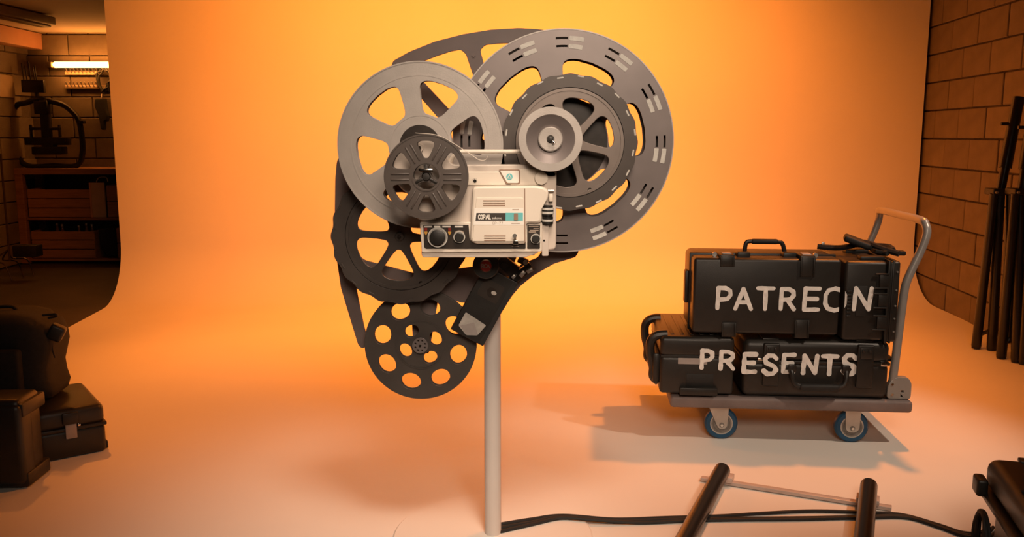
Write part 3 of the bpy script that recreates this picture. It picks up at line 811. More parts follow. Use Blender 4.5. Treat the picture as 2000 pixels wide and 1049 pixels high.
ct = empty('platform_cart', CA + Vector((0, 0, 0.004)), 'grey platform cart with blue wheels and a bent tube handle', 'cart', rz=CY)
ZD = 0.190 - 0.004; DV0, DV1 = -0.03, 0.60
mb = MB(); mb.box((0.254, (DV0 + DV1) / 2, ZD - 0.024), (0.925, DV1 - DV0, 0.048), 0.014, seg=3); mb.build('deck', 'deck', ct)
mb = MB(); mb.box((0.254, (DV0 + DV1) / 2, ZD + 0.001), (0.86, DV1 - DV0 - 0.06, 0.003), 0.001); mb.build('deck_mat', 'rubber', ct)


def caster(u, v, swivel):
    r = 0.0645
    mb = MB(); mb.lathe([(0.044, -0.016), (0.058, -0.016), (r, -0.009), (r, 0.009), (0.058, 0.016), (0.044, 0.016)], 48, closed=True)
    wh = mb.build('caster', 'blue', ct, (u, v, r)); wh['label'] = 'blue tyred caster wheel'
    mb = MB(); mb.lathe([(0.0, -0.012), (0.030, -0.012), (0.034, -0.015), (0.045, -0.015), (0.045, 0.015), (0.0, 0.015)], 40); mb.build('hub', 'hubgrey', wh)
    mb = MB(); mb.lathe([(0.040, -0.0165), (0.0445, -0.0165), (0.0445, -0.014), (0.040, -0.014)], 40, closed=True); mb.build('hub_ring', 'steel', wh)
    top = ZD - 0.05 - r
    sx = -0.02 if swivel else 0.0
    for sg in (-1, 1):
        pts = [(-0.033 + sx, top), (0.026, top), (0.022, -0.008), (0.012, -0.02), (-0.008, -0.02), (-0.018, -0.008)] if swivel else [(-0.030, top), (0.030, top), (0.026, -0.008), (0.012, -0.021), (-0.012, -0.021), (-0.026, -0.008)]
        flat('fork', [round_poly(pts, 0.008)], 0.003, 'steel', wh, (0, sg * 0.021, 0), bev=0.0005)
    mb = MB(); mb.box((0, 0, top - 0.002), (0.075, 0.06, 0.004)); mb.build('top_plate', 'steel', wh)
    mb = MB(); mb.cyl((0, -0.029, -0.004), (0, 0.029, -0.004), 0.0055, n=8); mb.build('axle_bolt', 'chrome', wh)
    mb = MB(); mb.cyl((0, -0.0235, -0.004), (0, -0.0225, -0.004), 0.010, n=16); mb.build('washer', 'hubgrey', wh)


caster(0.0, 0.03, True); caster(0.506, 0.03, False); caster(0.0, 0.52, True); caster(0.506, 0.52, False)
# handle: lower brackets and one bent tube
HU = 0.664
for v in (0.02, 0.55):
    lp = round_poly([(-0.045, 0), (0.045, 0), (0.045, 0.065), (0.030, 0.088), (-0.022, 0.088), (-0.045, 0.055)], 0.016)
    b = flat('handle_bracket', [lp, [(0.006, 0.010), (0.016, 0.010), (0.016, 0.022), (0.006, 0.022)], [(0.006, 0.028), (0.016, 0.028), (0.016, 0.036), (0.006, 0.036)]], 0.030, 'alum', ct, (HU + 0.005, v - 0.012, ZD + 0.001), bev=0.003)
    for q in ((-0.028, 0.060), (-0.026, 0.02)):
        mb = MB(); mb.cyl((q[0], -0.018, q[1]), (q[0], -0.014, q[1]), 0.005, n=10); mb.build('rivet', 'chrome', b)
hp = [(HU - 0.02, 0.008, ZD + 0.04), (HU - 0.012, 0.008, 0.35), (HU - 0.004, 0.008, 0.50), (HU + 0.004, 0.008, 0.62), (HU + 0.02, 0.008, 0.68), (HU + 0.055, 0.01, 0.77), (HU + 0.072, 0.012, 0.83), (HU + 0.071, 0.025, 0.863), (HU + 0.066, 0.06, 0.878)]
hp2 = [(u, 0.57 - v, z) for (u, v, z) in hp]
hp = [(u, v + 0.0, z) for (u, v, z) in hp]
path = hp + [(HU + 0.064, 0.285, 0.879)] + hp2[::-1]
mb = MB(); mb.tube(spline(path, 5), 0.0155, 16); mb.build('handle_tube', 'alum', ct)


# ------------------------------------------------------------------ hard cases
def case_root(name, u, v, z, label, group='black hard cases on the cart', rz=0.0):
    return empty(name, CW(u, v, z), label, 'case', group, rz=CY + rz)


def bx(root, name, c, size, m='caseblack', bev=0.003, seg=2, rot=None):
    mb = MB(); mb.box((0, 0, 0), size, bev, seg=seg); return mb.build(name, m, root, c, rot or (0, 0, 0))


def tubep(root, name, pts, r, m='black', n=10, sp=5):
    mb = MB(); mb.tube(spline(pts, sp) if sp else pts, r, n); return mb.build(name, m, root)


ZT = 0.1955
# lower left case
W_, D_, H_ = 0.285, 0.47, 0.232
c1 = case_root('hard_case', -0.252, -0.028, ZT, 'black hard case marked PR with a grey tape strip, lower left on the cart')
bx(c1, 'base_shell', (W_ / 2, D_ / 2, 0.075 + 0.004), (W_, D_, 0.150), bev=0.014, seg=3)
bx(c1, 'lid', (W_ / 2, D_ / 2, 0.193), (W_, D_, 0.078), bev=0.016, seg=3)
bx(c1, 'seam', (W_ / 2, D_ / 2, 0.154), (W_ - 0.004, D_ - 0.004, 0.01), 'rubber', 0.001)
for k in range(6): bx(c1, 'lid_rib', (0.05 + k * 0.038, D_ / 2, 0.2325), (0.014, D_ * 0.8, 0.003), bev=0.001)
bx(c1, 'tape_strip', (0.125, -0.0008, 0.137), (0.112, 0.0012, 0.024), 'sticker', 0)
bx(c1, 'handle_recess', (0.155, -0.0004, 0.060), (0.105, 0.002, 0.052), 'rubber', 0.0008)
bx(c1, 'latch', (0.150, -0.012, 0.020), (0.145, 0.024, 0.030), 'black', 0.004)
for yy in (0.05, 0.36):
    tubep(c1, 'side_handle', [(0.03, yy, 0.232), (-0.012, yy, 0.226), (-0.034, yy, 0.20), (-0.034, yy, 0.15), (-0.022, yy, 0.10), (-0.022, yy, 0.06), (0.0, yy, 0.04)], 0.018, 'caseblack')
bx(c1, 'wheel_housing', (-0.012, 0.2, 0.10), (0.03, 0.36, 0.12), bev=0.01)

# lower right case
W2, D2, H2 = 0.552, 0.47, 0.225
c2 = case_root('hard_case', 0.068, -0.024, ZT, 'black hard case marked ESENTS with a carrying handle, lower right on the cart')
bx(c2, 'base_shell', (W2 / 2, D2 / 2, 0.07), (W2, D2, 0.140), bev=0.024, seg=4)
bx(c2, 'lid', (W2 / 2, D2 / 2, 0.181), (W2, D2, 0.088), bev=0.026, seg=4)
bx(c2, 'seam', (W2 / 2, D2 / 2, 0.139), (W2 + 0.004, D2 + 0.004, 0.012), 'black', 0.003)
for x in (0.105, 0.458):
    l = bx(c2, 'latch', (x, -0.004, 0.13), (0.062, 0.020, 0.17), 'black', 0.006, 3)
    bx(l, 'latch_clip', (0, -0.011, 0.055), (0.045, 0.008, 0.045), 'caseblack', 0.003)
    bx(l, 'latch_pin', (-0.012, -0.016, 0.065), (0.010, 0.006, 0.012), 'black', 0.002); bx(l, 'latch_pin', (0.012, -0.016, 0.065), (0.010, 0.006, 0.012), 'black', 0.002)
    bx(c2, 'lid_band', (x, D2 / 2, 0.2255), (0.062, D2 * 0.94, 0.006), 'black', 0.002)
tubep(c2, 'carrying_handle', [(0.18, 0.0, 0.115), (0.182, -0.018, 0.100), (0.19, -0.026, 0.066), (0.215, -0.028, 0.052), (0.285, -0.028, 0.049), (0.355, -0.028, 0.052), (0.38, -0.026, 0.066), (0.388, -0.018, 0.100), (0.39, 0.0, 0.115)], 0.010)
bx(c2, 'handle_grip', (0.285, -0.029, 0.050), (0.15, 0.028, 0.024), 'rubber', 0.009, 3)
for x in (0.185, 0.387): bx(c2, 'handle_lug', (x, -0.008, 0.118), (0.030, 0.02, 0.030), 'black', 0.004)
bx(c2, 'side_flange', (W2 + 0.012, 0.105, 0.142), (0.05, 0.10, 0.014), 'black', 0.005)
bx(c2, 'steel_tag', (W2 - 0.022, -0.0035, 0.141), (0.024, 0.004, 0.020), 'chrome', 0.001)
bx(c2, 'steel_tag', (0.072, -0.0035, 0.150), (0.036, 0.004, 0.008), 'chrome', 0.001)
# a strap dropping between the lower cases
sp_ = empty('strap', CW(0.045, 0.05, 0.43), 'short black webbing strap lying in the gap between the lower cases', 'strap', rz=CY)
bx(sp_, 'webbing', (0.0, 0.06, 0.012), (0.035, 0.20, 0.004), 'cloth', 0.001, rot=(0.05, 0.12, 0.2)); bx(sp_, 'buckle', (0.005, -0.03, 0.012), (0.036, 0.022, 0.010), 'black', 0.003)

# upper left case (painted PATREO)
W3, D3, H3 = 0.552, 0.30, 0.300
c3 = case_root('hard_case', -0.132, -0.022, 0.437, 'large black hard case marked PATREO with a raised top handle', rz=R(-0.35))
bx(c3, 'front_shell', (W3 / 2, 0.055, H3 / 2 + 0.004), (W3, 0.11, H3 - 0.006), bev=0.012, seg=3)
bx(c3, 'rear_shell', (W3 / 2, 0.205, H3 / 2 + 0.002), (W3 + 0.006, 0.186, H3 + 0.004), bev=0.020, seg=3)
bx(c3, 'gasket', (W3 / 2, 0.111, H3 / 2 + 0.003), (W3 + 0.012, 0.012, H3 + 0.010), 'black', 0.004)
for x, zz, tall in ((0.125, H3, 0.040), (0.425, H3, 0.075), (0.14, 0.004, 0.055), (0.415, 0.004, 0.070)):
    up = zz > 0.1
    l = bx(c3, 'latch', (x, 0.055, zz + (0.006 if up else -0.002)), (0.056, 0.115, 0.018), 'black', 0.004)
    bx(l, 'latch_plate', (0, -0.058, (-tall / 2 + 0.004) if up else (tall / 2 - 0.006)), (0.050, 0.006, tall), 'caseblack', 0.002)
    bx(l, 'latch_bar', (-0.024, -0.060, (-tall / 2 + 0.004) if up else (tall / 2 - 0.006)), (0.006, 0.010, tall), 'black', 0.002)
    bx(l, 'latch_bar', (0.024, -0.060, (-tall / 2 + 0.004) if up else (tall / 2 - 0.006)), (0.006, 0.010, tall), 'black', 0.002)
    if up:
        bx(l, 'latch_cap', (0, -0.02, 0.010), (0.034, 0.045, 0.006), 'sticker', 0.002)
        mb = MB(); sx = -0.042 if x < 0.2 else 0.040
        mb.cyl((sx, -0.01, 0.004), (sx, 0.004, 0.004), 0.009, n=14); mb.build('padlock_eye', 'steel', l)
tubep(c3, 'carrying_handle', [(0.205, 0.10, H3), (0.207, 0.10, H3 + 0.030), (0.212, 0.10, H3 + 0.050), (0.228, 0.10, H3 + 0.056), (0.28, 0.10, H3 + 0.057), (0.335, 0.10, H3 + 0.055), (0.350, 0.10, H3 + 0.046), (0.358, 0.10, H3 + 0.020), (0.360, 0.10, H3)], 0.0085)
bx(c3, 'handle_grip', (0.281, 0.10, H3 + 0.0555), (0.105, 0.024, 0.020), 'rubber', 0.008, 3)
for x in (0.195, 0.37): bx(c3, 'handle_mount', (x, 0.08, H3 + 0.006), (0.05, 0.06, 0.026), 'black', 0.005)
bx(c3, 'side_handle', (-0.013, 0.13, 0.17), (0.016, 0.05, 0.13), 'black', 0.005)

# upper right case (painted N)
W4, D4, H4 = 0.200, 0.40, 0.308
c4 = case_root('hard_case', 0.434, -0.024, 0.424, 'upright black hard case marked with a white N beside the cart handle', rz=R(-0.5))
bx(c4, 'front_shell', (0.078, D4 / 2, H4 / 2), (0.156, D4, H4), bev=0.014, seg=3)
bx(c4, 'rear_shell', (0.182, D4 / 2, H4 / 2), (0.040, D4 + 0.004, H4 + 0.004), bev=0.010, seg=3)
bx(c4, 'rim', (0.160, D4 / 2, H4 / 2), (0.010, D4 + 0.016, H4 + 0.012), 'black', 0.003)
bx(c4, 'rim', (0.176, D4 / 2, H4 / 2), (0.008, D4 + 0.014, H4 + 0.012), 'black', 0.003)
for k in range(8): bx(c4, 'hinge_tooth', (0.020, -0.002, 0.098 + k * 0.0135), (0.016, 0.008, 0.008), 'black', 0.002)
bx(c4, 'recess_plate', (0.066, -0.001, 0.155), (0.038, 0.003, 0.118), 'rubber', 0.001)
for zz in (0.235, 0.16, 0.075):
    l = bx(c4, 'latch', (0.143, -0.004, zz), (0.036, 0.014, 0.050), 'black', 0.003)
    bx(l, 'latch_bar', (-0.010, -0.006, 0.027), (0.050, 0.008, 0.006), 'caseblack', 0.002); bx(l, 'latch_bar', (-0.010, -0.006, -0.027), (0.050, 0.008, 0.006), 'caseblack', 0.002)
for zz in (0.27, 0.20, 0.14, 0.09, 0.04):
    mb = MB(); mb.cyl((0.190, -0.006, zz), (0.190, 0.002, zz), 0.0035, n=8); mb.build('rivet', 'steel', c4)
for k in range(2): bx(c4, 'top_latch', (0.11, 0.06 + 0.2 * k, H4 + 0.006), (0.09, 0.05, 0.018), 'black', 0.005)

# tangle of black strap on the top right case
sc = empty('strap', CW(0.52, 0.10, 0.736), 'looped black carrying strap lying on top of the N case', 'strap', rz=CY)
for pts, r_ in (([(-0.135, 0.10, 0.024), (-0.10, 0.09, 0.022), (-0.05, 0.08, 0.022), (0.0, 0.06, 0.036), (0.03, 0.03, 0.05), (0.06, 0.0, 0.02), (0.09, -0.05, 0.018)], 0.011),
                ([(0.13, -0.06, 0.018), (0.08, -0.02, 0.032), (0.04, 0.04, 0.046), (0.02, 0.10, 0.035), (0.08, 0.13, 0.026), (0.13, 0.06, 0.03), (0.12, -0.02, 0.024)], 0.012)):
    tubep(sc, 'webbing', pts, r_, 'cloth', 8)
bx(sc, 'shoulder_pad', (0.0, 0.035, 0.052), (0.105, 0.06, 0.026), 'rubber', 0.009, 3, rot=(0.1, 0.35, -0.2))
bx(sc, 'buckle', (0.06, -0.03, 0.022), (0.04, 0.03, 0.016), 'black', 0.004, rot=(0, 0.2, 0.3)); bx(sc, 'buckle', (0.135, -0.035, 0.018), (0.05, 0.035, 0.018), 'black', 0.005)
bx(sc, 'steel_ring', (-0.115, 0.095, 0.036), (0.012, 0.012, 0.014), 'steel', 0.003)


# hand painted letters on the case fronts, placed in each case's own front plane
def cpx(root, x, y):
    mw = Matrix.Translation(root.location) @ Matrix.Rotation(root.rotation_euler.z, 4, 'Z')
    n = mw.to_3x3() @ Vector((0, 1, 0)); o_ = root.location
    d = ray(x, y); t = (o_ - CAM).dot(n) / d.dot(n); q = mw.inverted() @ (CAM + d * t)
    return q.x, q.z


def paint_word(root, letters, wd, m='paint', y=-0.0005, wob=0.10, clip=None, name='painted_letter'):
    for ch, x0, x1, yt, yb in letters:
        a = cpx(root, x0, yb); b = cpx(root, x1, yt)
        w0, ls = GLY[ch]
        lines = []
        for l in ls: lines.append([(a[0] + (b[0] - a[0]) * px_ / w0, a[1] + (b[1] - a[1]) * pz_) for px_, pz_ in l])
        strokes(name, lines, wd, m, root, y, 0.0004, wob, clip)


paint_word(c3, [('P', 1401, 1429, 563, 602), ('A', 1436, 1469, 565, 603), ('T', 1479, 1511, 563.5, 603.5), ('R', 1524.5, 1553, 565, 603.5), ('E', 1570, 1601, 564, 605)], 0.0162)
ed = W3 - 0.002
paint_word(c3, [('O', 1611, 1650, 564, 606)], 0.0162, clip=[((ed, 0, 0), (1, 0, 0))])
paint_word(c4, [('O', 1612, 1652, 564, 606)], 0.0135, 'paint', -0.0006, clip=[((0.004, 0, 0), (-1, 0, 0))])
paint_word(c4, [('N', 1667, 1702, 563, 604)], 0.0165, 'paint', -0.0032)
paint_word(c1, [('P', 1370, 1393, 685, 718), ('R', 1407, 1434, 687, 720)], 0.0165, y=-0.0018, wob=0.16)
paint_word(c2, [('E', 1452, 1476, 692, 726), ('E', 1529, 1551, 693, 726), ('N', 1568, 1596, 695, 728)], 0.0175, y=-0.0024, wob=0.16)
paint_word(c2, [('T', 1605, 1635, 696, 730)], 0.0185, y=-0.0024, wob=0.16)
paint_word(c2, [('S', 1489, 1515, 692, 727)], 0.0185, y=-0.0235, wob=0.16)
paint_word(c2, [('S', 1645, 1672, 694, 730)], 0.0185, y=-0.0024, wob=0.16)

# ------------------------------------------------------------------ dolly track at the front right
ta, tb = G(1369, 941), G(1741, 1000)
td = (tb - ta).normalized(); tr_yaw = math.atan2(td.y, td.x)
tk = empty('dolly_track', (ta + tb) / 2 + Vector((0, 0, 0.005)), 'two black dolly rails joined by a pale cross tie on the floor', 'dolly track')
mid = tk.location
rd = Vector((-td.y, td.x, 0))
mb = MB(); mb.box((0, 0, 0.008), ((tb - ta).length, 0.026, 0.012), 0.002); mb.build('cross_tie', 'plate', tk, rot=(0, 0, tr_yaw))
for (ex, ey) in ((1411, 918), (1697, 948)):
    zr = 0.062
    e = G(ex, ey, zr); d = e - mid
    along = d.dot(rd); side = d.dot(td)
    e_l = td * side + rd * along; e_l.z = zr - 0.005
    n_l = td * side + rd * (-1.35); n_l.z = zr - 0.005
    mb = MB(); q = (n_l - e_l).normalized()
    mb.tube([e_l, e_l + q * 0.004, n_l], [0.024, 0.027, 0.027], 28); mb.build('rail', 'blackmetal', tk)
    c = td * side
    bxo = MB(); bxo.box((0, 0, 0), (0.07, 0.05, 0.020), 0.003); bxo.build('rail_clamp', 'plate', tk, (c.x, c.y, 0.0245), (0, 0, tr_yaw))
    mb = MB(); mb.cyl((c.x, c.y - 0.0, 0.03), (c.x, c.y, 0.036), 0.012, n=10); mb.build('clamp_bolt', 'steel', tk)

# ------------------------------------------------------------------ cables on the floor
CABS = [
    [(972, 1031), (1040, 1020), (1100, 1013), (1200, 1014), (1300, 1011), (1400, 1008), (1500, 1002), (1590, 998), (1690, 1001), (1760, 1005), (1830, 1024), (1880, 1040), (1915, 1040), (1932, 1024)],
    [(972, 1038), (1040, 1026), (1100, 1015.5), (1200, 1018), (1300, 1015), (1400, 1013), (1500, 1012), (1590, 1011), (1690, 1009), (1765, 1008), (1830, 1027), (1880, 1043), (1920, 1046), (1940, 1030)],
    [(972, 1046), (1040, 1030), (1095, 1018), (1150, 1021), (1250, 1021), (1350, 1017), (1450, 1015), (1560, 1014), (1690, 1011), (1770, 1011), (1835, 1030), (1885, 1047), (1930, 1048), (1950, 1035)],
]
CL = ['uppermost black cable running across the floor from the pole', 'middle black cable running across the floor from the pole', 'lowest black cable running across the floor from the pole']
for i, c in enumerate(CABS):
    r_ = 0.0055
    pts = [G(x, y, 0.0105) for x, y in c]
    pts = [Vector((p.x, p.y, 0.0105 if G(x_, y_).x > 0.26 else 0.021)) for p, (x_, y_) in zip(pts, c)]
    mb = MB(); mb.tube(spline(pts, 8), r_, 8); o = mb.build('cable', 'rubber'); tag(o, CL[i], 'cable', 'cables from the pole to the right case')

# ------------------------------------------------------------------ near right case with coiled cable
ra = G(1925, 893, 0.29); rb = G(2004, 1000, 0.29)
ld = (rb - ra); ld.z = 0; ld.normalize(); yaw = math.atan2(ld.y, ld.x)   # local x runs toward the camera along the left side; local +y faces right
o = empty('hard_case', Vector((ra.x, ra.y, 0.005)), 'black hard case with a coiled cable, cropped by the lower right corner', 'case', rz=yaw)
LW, LD, LH = 0.62, 0.42, 0.29
bx(o, 'base_shell', (LW / 2, LD / 2 + 0.02, 0.09), (LW - 0.03, LD - 0.02, 0.18), bev=0.02, seg=3)
bx(o, 'lid', (LW / 2, LD / 2, 0.245), (LW, LD, 0.088), bev=0.03, seg=4)
bx(o, 'rim', (LW / 2, LD / 2, 0.192), (LW + 0.02, LD + 0.03, 0.022), 'black', 0.008, 3)
bx(o, 'side_latch', (0.04, -0.018, 0.215), (0.06, 0.03, 0.05), 'black', 0.008, 3)
bx(o, 'lid_strap', (LW * 0.42, LD / 2, 0.291), (0.012, LD * 0.9, 0.004), 'cloth', 0.001)
bx(o, 'top_catch', (0.02, 0.10, 0.289), (0.035, 0.04, 0.012), 'black', 0.004)
cc = []
for k in range(90):
    a = k / 89 * 2 * math.pi * 4
    cc.append((0.16 + 0.055 * math.cos(a) + 0.004 * math.sin(k), -0.035 - 0.006 * math.sin(a * 0.25 + k * 0.05), 0.105 + 0.078 * math.sin(a)))
oo = empty('coiled_cable', o.matrix_basis @ Vector((0.11, -0.04, 0.0)) if False else Vector((ra.x, ra.y, 0.005)), 'coil of thin black cable hanging on the cropped right case', 'cable', rz=yaw)
mb = MB(); mb.tube(cc, 0.006, 8); mb.build('coil', 'rubber', oo)

# ------------------------------------------------------------------ black bags and cases at the left
GB = 'black cases piled at the left'
a, b = G(90, 907), G(210, 883); d = (b - a).normalized(); yaw = math.atan2(d.y, d.x)
base = b - d * 0.36
k1 = empty('hard_case', base + Vector((0, 0, 0.005)), 'low black hard case with a grey luggage tag under the bag', 'case', GB, rz=yaw)
h1 = 0.19
bx(k1, 'base_shell', (0.18, 0.19, 0.055), (0.36, 0.38, 0.11), bev=0.016, seg=3)
bx(k1, 'lid', (0.18, 0.19, 0.150), (0.36, 0.38, 0.080), bev=0.022, seg=3)
bx(k1, 'rim', (0.18, 0.19, 0.112), (0.37, 0.39, 0.014), 'black', 0.004)
bx(k1, 'luggage_tag', (0.24, -0.008, 0.112), (0.038, 0.004, 0.068), 'sticker', 0.001)
bx(k1, 'latch', (0.24, -0.008, 0.155), (0.055, 0.014, 0.045), 'black', 0.004)
bx(k1, 'rivet', (0.268, -0.007, 0.125), (0.010, 0.006, 0.010), 'chrome', 0.002)
bx(k1, 'foot', (0.358, 0.03, 0.02), (0.02, 0.03, 0.03), 'rubber', 0.004)
a = G(88, 968); k2y = R(2.0)
k2 = empty('hard_case', a + Vector((-0.585, 0, 0.005)), 'tall black hard case, nearest the camera at the left edge', 'case', GB, rz=R(3))
h2 = 0.315
bx(k2, 'base_shell', (0.25, 0.09, h2 / 2), (0.50, 0.15, h2), bev=0.02, seg=3)
bx(k2, 'lid', (0.25, 0.05, h2 / 2), (0.51, 0.09, h2 - 0.03), bev=0.02, seg=3)
bx(k2, 'corner_guard', (0.495, 0.10, 0.03), (0.03, 0.16, 0.05), 'black', 0.008)
bx(k2, 'corner_guard', (0.495, 0.10, h2 - 0.04), (0.03, 0.16, 0.05), 'black', 0.008)
bx(k2, 'carrying_handle', (0.25, 0.10, h2 + 0.01), (0.16, 0.03, 0.02), 'rubber', 0.006)
bx(k2, 'latch', (0.40, -0.003, h2 - 0.06), (0.05, 0.02, 0.08), 'black', 0.004)
# soft bag standing on the low case
wbp = Vector((P(131, 700, 3.2).x - 0.43, 3.14, 0.196))
k3 = empty('equipment_bag', wbp, 'soft black equipment bag with a side strap, on the low case', 'bag', GB, rz=R(6))
bm = bmesh.new()
bmesh.ops.create_cube(bm, size=1.0)
bmesh.ops.subdivide_edges(bm, edges=bm.edges, cuts=7, use_grid_fill=True)
for v in bm.verts:
    x, y, z = v.co * 2
    f_ = 1 - 0.05 * (abs(x) ** 4 + abs(z) ** 4) * (1 if True else 0)
    r_ = (abs(x) ** 8 + abs(y) ** 8 + abs(z) ** 8) ** (1 / 8)
    x, y, z = x / r_ * max(abs(x), abs(y), abs(z)), y / r_ * max(abs(x), abs(y), abs(z)), z / r_ * max(abs(x), abs(y), abs(z))
    sag = 0.03 * math.sin(x * 3.0) * (z > 0.9)
    v.co = (0.155 + x * 0.205 + 0.012 * math.sin(z * 5) * (abs(x) > 0.8), 0.13 + y * 0.13 * f_, 0.17 + z * 0.17 - 0.03 * (x * x) * (z > 0.8) + sag * 0.3)
me = bpy.data.meshes.new('body'); bm.to_mesh(me); bm.free()
link('body', me, 'cloth', k3, smooth=60)
tubep(k3, 'side_strap', [(0.345, 0.05, 0.335), (0.372, 0.04, 0.338), (0.396, 0.035, 0.340), (0.392, 0.05, 0.33), (0.36, 0.06, 0.322)], 0.005, 'cloth', 8)
bx(k3, 'side_buckle', (0.385, 0.06, 0.265), (0.055, 0.05, 0.060), 'black', 0.010, 3, rot=(0, 0.5, 0.2))
tubep(k3, 'side_strap', [(0.365, 0.06, 0.24), (0.37, 0.05, 0.20), (0.378, 0.045, 0.17)], 0.003, 'cloth', 6)
bx(k3, 'front_pocket', (0.14, -0.012, 0.13), (0.28, 0.04, 0.18), 'cloth', 0.014, 3)
tubep(k3, 'grab_handle', [(0.10, 0.13, 0.335), (0.12, 0.13, 0.352), (0.20, 0.13, 0.355), (0.22, 0.13, 0.33)], 0.007, 'cloth', 8)


# ------------------------------------------------------------------ folded light stands against the right wall
def stand(base_px, head_px, Yh, legs, label, col_top):
    b = G(*base_px) + Vector((0, 0, 0.010)); h = P(*head_px, Yh)
    o = empty('light_stand', b, label, 'stand', 'folded light stands at the right wall')
    hl = h - b
    top = P(*col_top, Yh + 0.05) - b
    foot = Vector((0, 0, 0.06)) + hl * 0.02
    mb = MB(); mb.tube([foot + Vector((0.02, 0.03, 0.02)), hl, hl + (top - hl) * 0.5], 0.024, 14); mb.build('column', 'blackmetal', o)
    mb = MB(); mb.tube([hl + (top - hl) * 0.25, top], [0.033, 0.030], 14); mb.build('upper_column', 'blackmetal', o)
    mb = MB(); mb.box(hl, (0.13, 0.10, 0.035), 0.008); mb.build('collar', 'black', o)
    for q in ((-0.05, -0.05), (0.02, -0.055)):
        mb = MB(); mb.cyl(hl + Vector((q[0], q[1], -0.002)), hl + Vector((q[0], q[1] - 0.01, -0.002)), 0.007, n=10); mb.build('collar_bolt', 'steel', o)
    mb = MB(); mb.cyl(hl + (top - hl) * 0.72 + Vector((-0.07, 0, 0)), hl + (top - hl) * 0.72, 0.009, n=10); mb.build('locking_lever', 'black', o)
    for k, lx in enumerate(legs):
        f_ = G(*lx) - b; f_.z = 0.015
        s0 = hl + Vector((-0.05 + 0.045 * k, -0.03 + 0.03 * (k % 2), -0.01))
        mb = MB(); mb.tube([s0, s0.lerp(f_, 0.55), f_], [0.022, 0.024, 0.026], 12); lg = mb.build('leg', 'blackmetal', o)
        m_ = s0.lerp(f_, 0.93); m2 = foot + Vector((0.02, 0.03, 0.05))
        mb = MB(); mb.tube([m_, m2], 0.011, 8); mb.build('brace', 'black', o)
        mb = MB(); mb.cyl(f_ + Vector((0, 0, -0.011)), f_ + Vector((0, 0, 0.03)), 0.024, n=12); mb.build('rubber_foot', 'rubber', lg)
    return o


stand((1935, 692), (1954, 374), 4.72, [(1906, 684), (1936, 688), (1962, 676)], 'folded black light stand leaning on the block wall, the leftmost', (1990, 190))
stand((1975, 708), (1996, 374), 4.58, [(1955, 704), (1984, 712), (1999, 716)], 'folded black light stand cropped by the right edge of the picture', (2022, 200))

# ------------------------------------------------------------------ workshop behind the backdrop on the left
YS = 8.2
# tube lamp
tl, trr = P(104, 126.5, YB - 0.16), P(300, 126.5, YB - 0.16)
o = empty('tube_lamp', Vector(((tl.x + trr.x) / 2, tl.y, tl.z)), 'glowing fluorescent tube on the workshop back wall', 'lamp')
hw = (trr.x - tl.x) / 2
mb = MB(); mb.tube([(-hw, 0, 0), (-hw + 0.015, 0, 0), (hw - 0.015, 0, 0), (hw, 0, 0)], [0.012, 0.027, 0.027, 0.012], 20); mb.build('tube', 'tube', o)
mb = MB(); mb.box((0, 0.10, 0.0), (hw * 2 + 0.15, 0.08, 0.05), 0.006); mb.build('batten', 'fixture', o)
mb = MB(); mb.box((-hw - 0.035, 0.03, 0), (0.05, 0.10, 0.055), 0.006); mb.build('end_cap', 'fixture', o)
mb = MB(); mb.box((hw + 0.035, 0.03, 0), (0.05, 0.10, 0.055), 0.006); mb.build('end_cap', 'fixture', o)
# unlit ceiling fixture
fa = G(97, 40, zc - 0.045) if False else None
z_ = zc - 0.05; d = ray(92, 45); t = (z_ - CH) / d.z; f1 = CAM + d * t
d = ray(-60, 12); t = (z_ - CH) / d.z; f0 = CAM + d * t
dv = f1 - f0
o = empty('ceiling_fixture', (f0 + f1) / 2, 'unlit dark strip fixture hung under the workshop ceiling', 'lamp')
mb = MB(); mb.box((0, 0, 0.012), (dv.length, 0.16, 0.07), 0.012, rot=Matrix.Rotation(math.atan2(dv.y, dv.x), 3, 'Z')); hs_ = mb.build('housing', 'fixture', o)
mb = MB(); mb.box((0, 0, -0.03), (dv.length - 0.03, 0.09, 0.02), 0.008, rot=Matrix.Rotation(math.atan2(dv.y, dv.x), 3, 'Z')); mb.build('diffuser', 'fixture', o)
mb = MB(); mb.cyl((0, 0, 0.03), (0, 0, 0.055), 0.02, n=12); mb.build('mount', 'fixture', o)

# timber shelf
sx0 = P(-20, 335, YS).x; sx1 = P(330, 335, YS).x; sz = P(100, 329, YS).z
sh = empty('workbench_shelf', ((sx0 + sx1) / 2, YS, 0.0), 'long timber workbench shelf against the workshop back wall', 'shelf')
sw = sx1 - sx0; cxs = (sx0 + sx1) / 2
zb0, zb1, zb2 = P(100, 334, YS).z, P(100, 428, YS).z, P(100, 510, YS).z


def sbox(name, x0, x1, z0, z1, y0, y1, m='wood', bev=0.004, parent=None, root=None):
    root = root or sh
    mb = MB(); mb.box(((x0 + x1) / 2 - root.location.x, (y0 + y1) / 2 - root.location.y, (z0 + z1) / 2 - root.location.z), (x1 - x0, y1 - y0, z1 - z0), bev, seg=1); return mb.build(name, m, root)


def px_x(x): return P(x, 420, YS).x


def px_z(y): return P(100, y, YS).z


